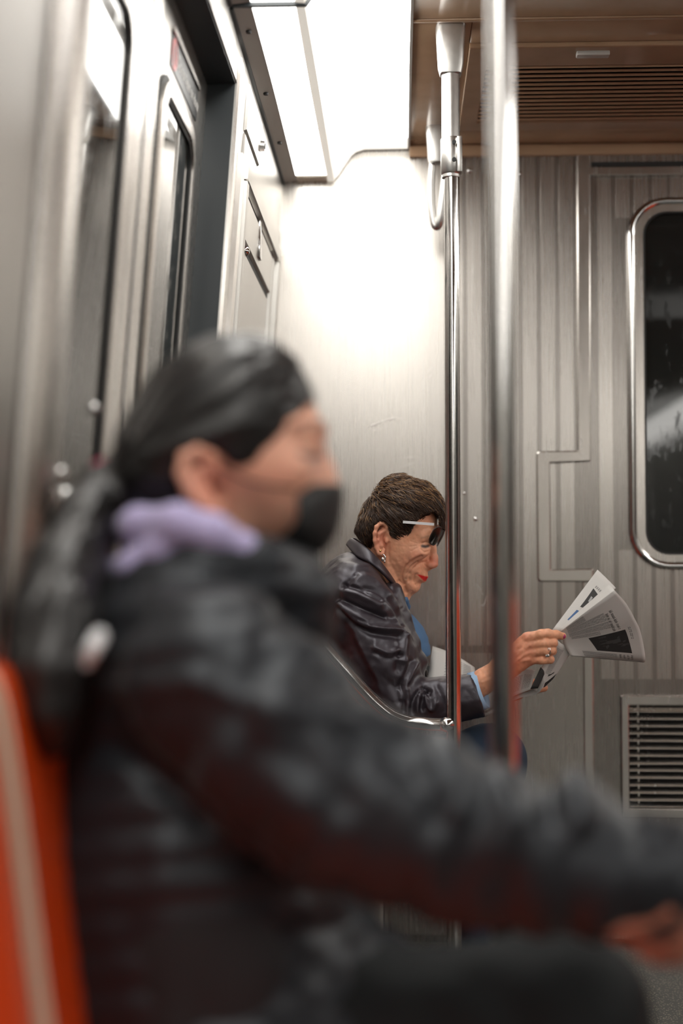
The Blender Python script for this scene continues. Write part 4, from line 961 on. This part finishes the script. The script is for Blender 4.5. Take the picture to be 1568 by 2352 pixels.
# ================================================================== NEWSPAPER
news = empty('newspaper', P(1260, 1480, 3.06), 'open printed newspaper held up by the seated reading woman', 'newspaper')
def sheet(name, I, O, Yi, Yo, bulge=0.0, nu=14, nv=14, parent=None, m='paper', thick=.0007, curl=0.0):
    """curved sheet between an inner and an outer edge (z6 sketch units); returns the point function"""
    I = spline([z6(*q) for q in I], 8); O = spline([z6(*q) for q in O], 8)
    def at(c, t):
        t = np.clip(t, 0, 1) * (len(c) - 1); i = min(int(t), len(c) - 2); return c[i] * (1 - (t - i)) + c[i + 1] * (t - i)
    def S(u, v, off=0.0):
        a, b = at(I, v), at(O, v); p = a * (1 - u) + b * u
        Y = Yi[0] + (Yi[1] - Yi[0]) * v; Y2_ = Yo[0] + (Yo[1] - Yo[0]) * v
        Y = Y * (1 - u) + Y2_ * u + bulge * math.sin(math.pi * u) + curl * math.sin(math.pi * v) * u
        return P(p[0], p[1], Y - off)
    V = [S(i / nu, j / nv) for j in range(nv + 1) for i in range(nu + 1)]
    f = [(j * (nu + 1) + i, j * (nu + 1) + i + 1, (j + 1) * (nu + 1) + i + 1, (j + 1) * (nu + 1) + i) for j in range(nv) for i in range(nu)]
    o = mk(name, V, f, M[m], news, smooth=True); s = o.modifiers.new('solid', 'SOLIDIFY'); s.thickness = thick; s.offset = 0
    return S, o
def patch(mb, S, u0, u1, v0, v1, nu=2, nv=2, off=.0007, quad=None):
    pts = []
    for j in range(nv + 1):
        for i in range(nu + 1):
            if quad: (a, b), (c_, d), (e, f_), (g, h_) = quad; s_, t = i / nu, j / nv; u = (a * (1 - s_) + c_ * s_) * (1 - t) + (g * (1 - s_) + e * s_) * t; v = (b * (1 - s_) + d * s_) * (1 - t) + (h_ * (1 - s_) + f_ * s_) * t
            else: u = u0 + (u1 - u0) * i / nu; v = v0 + (v1 - v0) * j / nv
            pts.append(S(u, v, off))
    mb.add(pts, [(j * (nu + 1) + i, j * (nu + 1) + i + 1, (j + 1) * (nu + 1) + i + 1, (j + 1) * (nu + 1) + i) for j in range(nv) for i in range(nu)])
def printed(S, par, blocks, m, name):
    mb = MB()
    for b in blocks: patch(mb, S, *b)
    if mb.v: mk(name, mb.v, mb.f, M[m], par, kind='stuff' if len(blocks) > 20 else None)
def column(u0, u1, v0, v1, lines, dens=.75, fill=.55, dirv=True):
    """rows of print running across v, stacked along u"""
    out = []; du = (u1 - u0) / lines
    for k in range(lines):
        v = v0; a = u0 + du * (k + .2)
        while v < v1:
            l_ = rng.uniform(.015, .05); e = min(v + l_, v1); out.append((a, a + du * fill, v, e, 1, 1)); v = e + rng.uniform(.006, .014)
    return out
def letters(u0, u1, v0, v1):
    # a line of display type: upright strokes with a cross stroke each, words apart
    out = []; v = v0; h = u1 - u0
    while v < v1:
        for _ in range(rng.integers(3, 8)):
            w_ = rng.uniform(.007, .011); top_ = u1 if rng.random() < .35 else u0 + h * .68
            out.append((u0, top_, v, v + w_ * .32, 1, 1))
            if rng.random() < .75: out.append((u0, u0 + h * .66, v + w_ * .66, v + w_, 1, 1))
            cu = u0 + h * rng.choice([.0, .3, .56]); out.append((cu, cu + h * .13, v, v + w_, 1, 1)); v += w_ + .0035
            if v > v1: break
        v += .008
    return out
Sa, pa = sheet('page', [(432, 818), (455, 822), (492, 826)], [(940, 140), (1040, 235), (1146, 345)], (3.066, 3.060), (3.13, 3.10))
mb = MB(); patch(mb, Sa, .52, .90, .52, 1.0, 4, 3, quad=((.47, .60), (.78, .40), (.745, .98), (.50, .98))); mk('photo', mb.v, mb.f, M['inkdark'], pa)
mb = MB(); patch(mb, Sa, 0, 0, 0, 0, 2, 2, .0010, quad=((.60, .68), (.68, .60), (.68, .70), (.60, .80))); mk('photo_detail', mb.v, mb.f, M['inklight'], pa)
mb = MB(); patch(mb, Sa, 0, 0, 0, 0, 3, 2, quad=((.22, .66), (.41, .60), (.42, .98), (.22, .98))); mk('photo', mb.v, mb.f, M['inkblue'], pa)
printed(Sa, pa, [(.80, .835, v, v + .05, 1, 1) for v in np.arange(.42, .86, .085)], 'ink', 'lettering')
Sm, pm = sheet('page', [(486, 826), (508, 828), (530, 832)], [(1070, 308), (1095, 330), (1132, 372)], (3.055, 3.047), (3.06, 3.005), -.006)
Sb, pb = sheet('page', [(520, 832), (540, 900), (560, 985), (640, 1112)], [(1130, 370), (1262, 520), (1352, 680), (1415, 812), (1455, 980), (1478, 1145), (1462, 1184)], (3.044, 3.068), (3.000, 3.165), -.012, 22, 22)
for (u0, u1, v0, v1, n_) in ((.10, .40, .03, .14, 36), (.10, .66, .15, .27, 66), (.10, .66, .285, .40, 66), (.12, .50, .42, .50, 40), (.2, .64, .80, .87, 44), (.2, .64, .89, .97, 44)):
    printed(Sb, pb, column(u0, u1, v0, v1, n_), 'ink', 'body_print')
printed(Sb, pb, letters(.735, .785, .16, .44), 'inkdark', 'headline'); printed(Sb, pb, letters(.665, .715, .18, .46), 'inkdark', 'headline')
for u_ in (.67, .72, .77, .82): printed(Sb, pb, letters(u_, u_ + .034, .80, .93), 'inkdark', 'headline')
printed(Sb, pb, column(.86, .90, .44, .60, 2), 'ink', 'caption')
mb = MB(); patch(mb, Sb, 0, 0, 0, 0, 8, 6, quad=((.33, .53), (.82, .47), (.84, .77), (.40, .77))); mk('photo', mb.v, mb.f, M['inkdark'], pb)
mb = MB(); patch(mb, Sb, 0, 0, 0, 0, 4, 2, .0012, quad=((.56, .62), (.72, .58), (.73, .63), (.58, .65))); patch(mb, Sb, 0, 0, 0, 0, 2, 2, .0012, quad=((.52, .70), (.56, .67), (.57, .69), (.53, .74))); mk('photo_detail', mb.v, mb.f, M['inkmid'], pb)
mb = MB()
for _ in range(16):
    a, b = rng.uniform(.44, .76), rng.uniform(.55, .70); l_, t_ = rng.uniform(.03, .10), rng.uniform(.006, .016); patch(mb, Sb, 0, 0, 0, 0, 2, 1, .0010, quad=((a, b), (a + l_, b - rng.uniform(0, .03)), (a + l_, b - .01 + t_), (a, b + t_)))
mk('photo_detail', mb.v, mb.f, M['inkmid'], pb)
# lower part of the paper, folded back towards her lap
Sc, pc = sheet('page', [(455, 900), (560, 985), (690, 1000)], [(205, 1478), (255, 1520), (300, 1510), (440, 1375)], (3.052, 3.075), (3.050, 3.085), .004)
printed(Sc, pc, column(.1, .62, .30, .62, 26), 'ink', 'body_print'); printed(Sc, pc, [(.62, .66, .55, .80, 1, 2)], 'inkdark', 'headline')
mb = MB(); patch(mb, Sc, 0, 0, 0, 0, 3, 3, quad=((.80, .62), (.96, .72), (.97, .98), (.80, .98))); mk('photo', mb.v, mb.f, M['inkdark'], pc)
Sd, pd = sheet('page', [(300, 1235), (335, 1275), (342, 1315)], [(185, 1482), (225, 1480), (268, 1475)], (3.044, 3.046), (3.040, 3.046), 0, 6, 6, m='inkdark')  # inside of the fold, its shade put in as a black sheet
Se, pe = sheet('page', [(-330, 1500), (-120, 1380), (90, 1252), (240, 1270)], [(-335, 1755), (-150, 1640), (20, 1555), (190, 1486)], (3.13, 3.060), (3.12, 3.050), .0)
printed(Se, pe, column(.25, .85, .52, .72, 12, fill=.4), 'ink', 'body_print'); printed(Se, pe, column(.25, .85, .76, .95, 12, fill=.4), 'ink', 'body_print')
Sf, pf = sheet('page', [(-330, 1770), (20, 1560), (200, 1485), (345, 1320)], [(-325, 1800), (20, 1602), (262, 1535), (350, 1400)], (3.11, 3.046), (3.105, 3.042), 0, 4, 16)
# folded section lying on her lap, over a black handbag
lap = empty('newspaper_section', P(1030, 1560, 3.2), 'white folded newspaper section lying on the reading woman\'s lap', 'newspaper')
def lp_(px, py, Y): return P(px, py, Y)
c4_ = [lp_(978, 1588, 3.13), lp_(1092, 1560, 3.13), lp_(1090, 1533, 3.27), lp_(993, 1484, 3.31)]
V = []
for j in range(9):
    for i in range(9):
        s_, t = i / 8, j / 8; p = (c4_[0] * (1 - s_) + c4_[1] * s_) * (1 - t) + (c4_[3] * (1 - s_) + c4_[2] * s_) * t; V.append(p + np.array([0, 0, .006 * math.sin(math.pi * s_)]))
f = [(j * 9 + i, j * 9 + i + 1, (j + 1) * 9 + i + 1, (j + 1) * 9 + i) for j in range(8) for i in range(8)]
o = mk('page', V, f, M['paper'], lap, smooth=True); s = o.modifiers.new('solid', 'SOLIDIFY'); s.thickness = .004; s.offset = -1
mb = MB()
for k in range(9):
    for i in range(3):
        t = .10 + .085 * k; s0 = .34 + .2 * i
        pts = []
        for (s_, tt) in ((s0, t), (s0 + .17, t), (s0 + .17, t + .03), (s0, t + .03)): pts.append((c4_[0] * (1 - s_) + c4_[1] * s_) * (1 - tt) + (c4_[3] * (1 - s_) + c4_[2] * s_) * tt + np.array([0, 0, .006 * math.sin(math.pi * s_) + .0008]))
        mb.add(pts, [(0, 1, 2, 3)])
mk('body_print', mb.v, mb.f, M['inklight'], lap, kind='stuff')
vol = Vol((-.02, 3.10, .62), (.25, 3.44, .84), .005)
Fg = vol.ell(P(1008, 1580, 3.27), (.082, .12, .085)) 
Fg = smax(Fg, -((vol.Z - P(1030, 1545, 3.3)[2]) * -1.0 + 0 * vol.X + 0 * vol.Y) * -1.0 - .012, .01) if False else Fg
V, Fq = snets(Fg, vol.lo, vol.h)
V[:, 2] = np.minimum(V[:, 2], P(1030, 1575, 3.25)[2] + .30 * (V[:, 1] - 3.25) - .10 * (V[:, 0] - .1))
bag = mk('handbag', V, Fq, M['cloth_black'], base=tuple(P(1030, 1660, 3.27)), smooth=True); tag(bag, 'black handbag on the reading woman\'s lap beneath the white paper', 'bag')

# ================================================================== THE MASKED WOMAN (near, out of focus)
YN = 1.46
lo = P(230, 1330, YN); hi = P(800, 740, YN)
vol = Vol((lo[0], YN - .105, lo[2]), (hi[0], YN + .105, hi[2]), .0030)
skull = [(300, 1060), (325, 940), (400, 850), (520, 795), (640, 812), (700, 880), (728, 950), (744, 1000), (738, 1040), (742, 1090), (752, 1150), (748, 1215), (700, 1252), (630, 1258), (560, 1238), (480, 1190), (400, 1200), (330, 1160)]
Wn = lambda U, Vp: np.interp(Vp, [780, 900, 1050, 1150, 1250], [.074, .077, .071, .064, .052])
Fh, X2, Z2 = inflate(vol, skull, YN, .075, Wn, 2)
def pn(x, y, w_=0.0): q = P(x, y, YN); return np.array([q[0], w_, q[2]])
Fh = smin(Fh, vol.chain([(pn(732, 1025), .0065), (pn(748, 1080), .0085), (pn(757, 1112), .0100)], .006, 1, YN), .008)
Fh = smax(Fh, -vol.ell(pn(722, 1038, .035), (.014, .014, .012), YN), .012)
Fh = smin(Fh, vol.ell(pn(707, 1040, .033), (.012, .0125, .0115), YN), .003)
Fh = smin(Fh, vol.chain([(pn(680, 1028, .046), .0035), (pn(706, 1018, .046), .004), (pn(730, 1018, .034), .0035)], .004, 1, YN), .005)
Fh = smin(Fh, vol.chain([(pn(690, 990, .05), .006), (pn(735, 985, .03), .007)], .01, 1, YN), .014)
Fh = smin(Fh, vol.ell(pn(655, 1085, .052), (.024, .011, .016), YN), .02)
Fh = smin(Fh, vol.cap(pn(500, 1150) + [0, YN, 0], pn(430, 1420) + [0, YN, 0], .054, .058), .02)
helix = vol.chain([(pn(522, 1100, .074), .0045), (pn(510, 1062, .079), .0050), (pn(480, 1050, .084), .0052), (pn(452, 1065, .089), .0052), (pn(446, 1100, .090), .0052), (pn(460, 1135, .087), .0052), (pn(485, 1165, .082), .0058), (pn(512, 1182, .078), .0060), (pn(530, 1165, .074), .005)], .004, 1, YN)
plate = vol.chain([(pn(505, 1085, .074), .007), (pn(475, 1105, .079), .008), (pn(500, 1155, .076), .007)], .008, 1, YN)
ear = smax(smin(plate, helix, .004), -vol.ell(pn(500, 1108, .087), (.010, .009, .011), YN), .004)
Fh = smin(Fh, ear, .004)
V, Fq = snets(Fh, vol.lo, vol.h); V = relax(V, Fq, 1, .4)
u, v_ = proj(V); base = np.tile(np.array([.76, .40, .28]), (len(V), 1))
def blobn(cx, cy, sx, sy): return np.exp(-(((u - cx) / sx) ** 2 + ((v_ - cy) / sy) ** 2))[:, None]
for (cx, cy, sx, sy, k) in ((485, 1110, 60, 75, .6), (620, 1100, 70, 50, .25)): base = base * (1 - k * blobn(cx, cy, sx, sy)) + np.array([.62, .17, .10]) * k * blobn(cx, cy, sx, sy)
q = np.stack([u, v_], 1)
for pts, wd, c_, k in (([(690, 1042), (712, 1050), (735, 1046)], 7, (.03, .02, .015), .9), ([(670, 985), (710, 968), (742, 980)], 9, (.08, .04, .03), .7)):
    e = k * np.clip(1.4 - pl_dist(q, pts) / wd, 0, 1)[:, None]; base = base * (1 - e) + np.array(c_) * e
mA, fA, cA = V, Fq, base
# hand hanging over the knee
lo = P(1300, 2290, 1.25); hi = P(1680, 1980, 1.25)
vol = Vol((lo[0], 1.17, lo[2]), (hi[0], 1.33, hi[2]), .0032)
Fp = vol.chain([(P(1500, 2035, 1.25), .027), (P(1530, 2080, 1.25), .030), (P(1535, 2115, 1.25), .026)], .02)
for (a, b, c_, d) in (((1570, 2100), (1500, 2130), (1452, 2140), 1.225), ((1590, 2120), (1540, 2160), (1510, 2172), 1.24), ((1600, 2130), (1570, 2175), (1540, 2190), 1.26), ((1610, 2135), (1600, 2180), (1575, 2195), 1.275), ((1560, 2080), (1500, 2110), (1440, 2128), 1.21)):
    Fp = smin(Fp, vol.chain([(P(a[0] - 35, a[1] + 4, d), .013), (P(b[0] - 35, b[1] + 4, d), .0105), (P(c_[0] - 35, c_[1] + 4, d), .0088)], .005), .006)
V2, F2 = snets(Fp, vol.lo, vol.h); c2 = np.tile(np.array([.42, .17, .11]), (len(V2), 1))  # hand skin darker than the face: shade put into its colour
# body inside the clothes
vol = Vol((-.36, 1.15, .02), (.46, 1.78, .98), .012)
Fb = vol.chain([(P(480, 2500, 1.47), .12), (P(430, 2000, 1.47), .11), (P(450, 1620, 1.47), .10)], .05, 1.25)
Fb = smin(Fb, vol.chain([(P(450, 1560, YN), .06), (P(480, 1300, YN), .05)], .03), .03)
Fb = smin(Fb, vol.chain([(P(495, 1540, 1.305), .05), (P(900, 1870, 1.26), .04), (P(1520, 2040, 1.25), .026)], .03), .03)
Fb = smin(Fb, vol.chain([(P(480, 1540, 1.63), .05), (P(850, 1900, 1.61), .04), (P(1120, 2010, 1.53), .026)], .03), .03)
for yy in (1.40, 1.56):
    kx = P(1300, 2350, yy); Fb = smin(Fb, vol.chain([(P(560, 2420, yy), .07), (kx, .05), ((kx[0] + .03, yy, .12), .036), ((kx[0] + .13, yy, .05), .03)], .03), .03)
V3, F3 = snets(Fb, vol.lo, vol.h); c3 = np.tile(np.array([.6, .28, .18]), (len(V3), 1))
Vb, Fb_ = join([(mA, fA), (V2, F2), (V3, F3)])
near = mk('person', Vb, Fb_, M['skin2'], base=(-.12, 1.47, 0), smooth=True); set_col(near, np.concatenate([cA, c2, c3]))
tag(near, 'woman in black puffer jacket and black face mask seated nearest the camera', 'person')
# hair with ponytail
lo = P(20, 1740, 1.38); hi = P(760, 740, YN)
vol = Vol((lo[0] - .02, 1.20, lo[2] - .02), (hi[0], YN + .11, hi[2]), .0042)
outer = [(252, 1085), (275, 990), (325, 890), (405, 808), (495, 770), (590, 770), (672, 812), (716, 882), (735, 960), (690, 1100), (560, 1180), (480, 1215), (340, 1200), (262, 1150)]
Fo, X2, Z2 = inflate(vol, outer, YN, .085, .084, 2)
cut = [(235, 1090), (250, 960), (320, 830), (420, 740), (620, 730), (720, 800), (745, 890), (722, 925), (690, 985), (640, 1035), (602, 1082), (560, 1086), (535, 1062), (500, 1040), (455, 1048), (436, 1080), (438, 1130), (470, 1190), (440, 1215), (330, 1210), (245, 1160)]
pp = np.array([(P(a, b, YN)[0], P(a, b, YN)[2]) for a, b in cut]); sd = blur2(sd_poly(pp, X2, Z2), 1)
Fhr = smax(Fo, sd[:, None, :].astype(np.float32), .008)
pt = vol.chain([(P(268, 1098, 1.46), .020), (P(235, 1130, 1.44), .024), (P(192, 1215, 1.39), .032), (P(152, 1320, 1.34), .037), (P(128, 1430, 1.30), .039), (P(112, 1540, 1.275), .036), (P(112, 1640, 1.265), .026), (P(120, 1715, 1.265), .010)], .02, 1.1)
Fhr = smin(Fhr, pt, .012)
V, Fq = snets(Fhr, vol.lo, vol.h); V = relax(V, Fq, 1, .4); Nn = vnormals(V, Fq)
u, v_ = proj(V); e = np.array(P(262, 1095, YN)); d = V - e; ang = np.arctan2(d[:, 2], d[:, 0])
V = V + Nn * (.0022 * vnoise(np.stack([ang * 14, V[:, 1] / .016, np.zeros(len(V))], 1), 91) + .0012 * vnoise(np.stack([ang * 34, V[:, 1] / .008, np.ones(len(V))], 1), 92))[:, None]
hn_ = mk('hair', V, Fq, M['hair_black'], near, smooth=True); hn_['label'] = 'black hair tied in a long ponytail'
c = P(256, 1102, 1.457); dr = P(225, 1135, 1.44) - P(275, 1080, 1.46); dr /= np.linalg.norm(dr); e1 = np.cross(dr, [0, 1, 0]); e1 /= np.linalg.norm(e1); e2 = np.cross(dr, e1)
MB().tube([c + .0195 * (math.cos(t) * e1 + math.sin(t) * e2) for t in np.linspace(0, 2 * math.pi * 1.04, 30)], .0065, 10, False).build('hair_elastic', M['pink'], near, smooth=True)
# face mask
vol = Vol((P(575, 1100, YN)[0], YN - .085, P(700, 1290, YN)[2]), (P(800, 1100, YN)[0], YN + .085, P(700, 1090, YN)[2]), .0028)
mo = [(640, 1090), (770, 1098), (790, 1118), (786, 1185), (768, 1240), (735, 1272), (660, 1278), (590, 1262), (540, 1200), (560, 1120)]
Fo, X2, Z2 = inflate(vol, mo, YN, .055, .0665, 1)
mc = [(688, 1124), (740, 1114), (800, 1112), (800, 1290), (570, 1290), (594, 1252), (640, 1240), (676, 1218), (694, 1190), (688, 1150)]
pp = np.array([(P(a, b, YN)[0], P(a, b, YN)[2]) for a, b in mc]); sd = blur2(sd_poly(pp, X2, Z2), 1)
V, Fq = snets(smax(Fo, sd[:, None, :].astype(np.float32), .003), vol.lo, vol.h); V = relax(V, Fq, 1)
Nn = vnormals(V, Fq); V = strokes(V, Nn, [([(690, 1150), (778, 1146)], -.0012, 8), ([(692, 1180), (780, 1180)], -.0012, 8)], -.6)
mk('face_mask', V, Fq, M['mask'], near, smooth=True)
for sgn in (-1, 1):
    MB().tube(spline([np.array(pn(688, 1130, YN + sgn * .060)), np.array(pn(600, 1118, YN + sgn * .071)), np.array(pn(530, 1085, YN + sgn * .077)), np.array(pn(505, 1060, YN + sgn * .080))], 5), .0014, 6).build('mask_loop', M['mask'], near, smooth=True)
# puffer jacket
vol = Vol((-.38, 1.12, .40), (.37, 1.74, 1.06), .0058)
T = vol.chain([(P(560, 2500, 1.47), .165), (P(440, 2150, 1.475), .152), (P(430, 1900, 1.475), .150), (P(445, 1640, 1.475), .135)], .05, 1.18)
T = smin(T, vol.cap(P(420, 1490, 1.37), P(420, 1490, 1.57), .085, .085), .05)
T = smin(T, vol.cap(P(640, 2480, 1.42), P(760, 2420, 1.45), .14, .13, 1.2), .05)         # front of the jacket gathered on the lap
T = smin(T, vol.ell(P(668, 1405, 1.455), (.044, .075, .072)), .02)                       # stand collar and chest
T = smin(T, vol.ell(P(535, 1620, 1.46), (.082, .14, .11)), .03)
T = smin(T, vol.chain([(P(275, 1400, 1.42), .030), (P(380, 1330, 1.375), .032), (P(480, 1300, 1.365), .032), (P(590, 1310, 1.38), .032), (P(690, 1370, 1.41), .032)], .02), .02)   # hood roll
A = vol.chain([(P(495, 1555, 1.305), .082), (P(640, 1712, 1.285), .078), (P(760, 1815, 1.272), .073), (P(900, 1882, 1.262), .068), (P(1060, 1930, 1.255), .062), (P(1200, 1962, 1.25), .056), (P(1340, 1985, 1.248), .053), (P(1550, 2020, 1.25), .049)], .03)
cn = np.array([.93, 0, -.36]); cc = P(1560, 2050, 1.25); A = smax(A, (vol.X - cc[0]) * cn[0] + (vol.Z - cc[2]) * cn[2] + 0 * vol.Y, .006)
B = vol.chain([(P(480, 1560, 1.62), .08), (P(850, 1900, 1.605), .065), (P(1120, 2010, 1.53), .048)], .03)
J = smin(smin(T, A, .018), B, .03)
J = smax(J, -vol.cap(P(500, 1300, YN), P(545, 1180, YN), .060, .066), .015)
V, Fq = snets(J, vol.lo, vol.h); V = relax(V, Fq, 2, .4); Nn = vnormals(V, Fq); u, v_ = proj(V)
axp = np.array([(500, 1548), (640, 1690), (900, 1868), (1200, 1962), (1560, 2025)], float); q = np.stack([u, v_], 1)
dar = pl_dist(q, axp); onarm = ((dar < 235) & (V[:, 1] < 1.345)) & (u + v_ > 2030)
tt = q @ np.array([.92, .39]); quilt_arm = np.abs(np.sin((tt + 25 * np.sin(v_ / 60)) / 118 * math.pi)) ** .6
quilt_body = np.abs(np.sin((v_ + .1 * u) / 92 * math.pi)) ** .6
Qd = np.where(onarm, .0040 * quilt_arm, .0045 * quilt_body)
wr_ = np.where(onarm, .0060 * vnoise(np.stack([tt / 60, (q @ np.array([-.39, .92])) / 130, np.zeros(len(V))], 1), 95), .003 * vnoise(V / .03, 96))
V = V + Nn * (Qd + wr_)[:, None]
ST = [([(640, 1480), (730, 1500), (800, 1560)], .007, 22), ([(700, 1560), (800, 1570), (880, 1640)], -.006, 20), ([(860, 1640), (960, 1700), (1010, 1790)], .010, 34), ([(1010, 1690), (1060, 1770), (1050, 1860)], .010, 34), ([(985, 1720), (1015, 1800), (1000, 1880)], -.008, 20), ([(1150, 1790), (1180, 1880)], .007, 28), ([(1320, 1790), (1340, 1880)], .012, 40), ([(1245, 1800), (1265, 1880)], -.008, 28), ([(780, 1690), (880, 1720), (960, 1790)], -.008, 26), ([(440, 1560), (600, 1620), (760, 1640)], .006, 30), ([(1460, 1840), (1480, 1930)], -.008, 30), ([(600, 1720), (700, 1760), (800, 1850)], -.005, 40), ([(250, 1700), (330, 1760), (460, 1870)], -.007, 30)]
V = strokes(V, vnormals(V, Fq), ST, -.7)
pj = mk('puffer_jacket', V, Fq, M['nylon'], near, smooth=True); pj['label'] = 'black quilted puffer jacket'
# lilac hood lining
vol = Vol((P(215, 1300, 1.34)[0], 1.29, P(300, 1385, 1.34)[2]), (P(660, 1300, 1.4)[0], 1.50, P(300, 1140, 1.4)[2]), .003)
Fu = vol.chain([(P(262, 1225, 1.43), .014), (P(320, 1205, 1.375), .017), (P(410, 1204, 1.345), .019), (P(490, 1226, 1.345), .018), (P(560, 1262, 1.36), .015), (P(610, 1295, 1.38), .009)], .01, 1.2)
Fu = smin(Fu, vol.chain([(P(252, 1322, 1.40), .015), (P(310, 1300, 1.362), .015), (P(370, 1262, 1.35), .014), (P(410, 1225, 1.35), .012)], .01, 1.2), .010)
V, Fq = snets(Fu, vol.lo, vol.h); V = relax(V, Fq, 1); mk('hood_lining', V, Fq, M['purple'], near, smooth=True)
# white tag on the shoulder
a, b = P(228, 1462, 1.262), P(196, 1518, 1.262)
MB().tube([a, b],   .0074, 12).build('white_tag', M['white'], near, smooth=True)
MB().ball(a,   .0074, 12, 8).build('white_tag_end', M['white'], near, smooth=True); MB().ball(b,   .0074, 12, 8).build('white_tag_end', M['white'], near, smooth=True)
# trousers, shoes
vol = Vol((-.34, 1.26, .05), (.44, 1.72, .74), .0068); Fj = None
for yy, dz in ((1.39, 0), (1.56, -60)):
    kx = P(1295, 2350 + dz * .2, yy); g = vol.chain([(P(560, 2420, yy), .092), (kx, .078), ((kx[0] + .03, yy, .13), .060)], .03); Fj = g if Fj is None else smin(Fj, g, .02)
V, Fq = snets(Fj, vol.lo, vol.h); Nn = vnormals(V, Fq); V = V + Nn * (.004 * vnoise(V / .04, 97))[:, None]
mk('trousers', V, Fq, M['trouser'], near, smooth=True)
for yy in (1.39, 1.56):
    kx = P(1295, 2350, yy)[0] + .03; vol = Vol((kx - .1, yy - .07, -.005), (kx + .24, yy + .07, .17), .007)
    Fs = smin(vol.cap((kx - .02, yy, .05), (kx + .16, yy, .038), .048, .04), vol.cap((kx, yy, .06), (kx, yy, .13), .048, .048), .02); Fs = smax(Fs, np.broadcast_to(.002 - vol.Z, Fs.shape), .004)
    V, Fq = snets(Fs, vol.lo, vol.h); mk('shoe', V, Fq, M['cloth_black'], near, smooth=True)

# black cloth side of her coat, under the arm
vol = Vol((P(200, 2000, 1.28)[0], 1.22, P(400, 2480, 1.28)[2]), (P(680, 2000, 1.28)[0], 1.40, P(400, 1800, 1.28)[2]), .006)
Fc = vol.chain([(P(385, 1960, 1.335), .052), (P(400, 2150, 1.325), .060), (P(430, 2440, 1.32), .068)], .03, .75)
Fc = smin(Fc, vol.chain([(P(480, 2060, 1.335), .045), (P(520, 2250, 1.325), .052), (P(540, 2440, 1.325), .056)], .03, .75), .03)
V, Fq = snets(Fc, vol.lo, vol.h); Nn = vnormals(V, Fq); V = V + Nn * (.004 * vnoise(V / np.array([.025, .05, .08]), 98))[:, None]
mk('coat_side', V, Fq, M['cloth_black'], near, smooth=True)
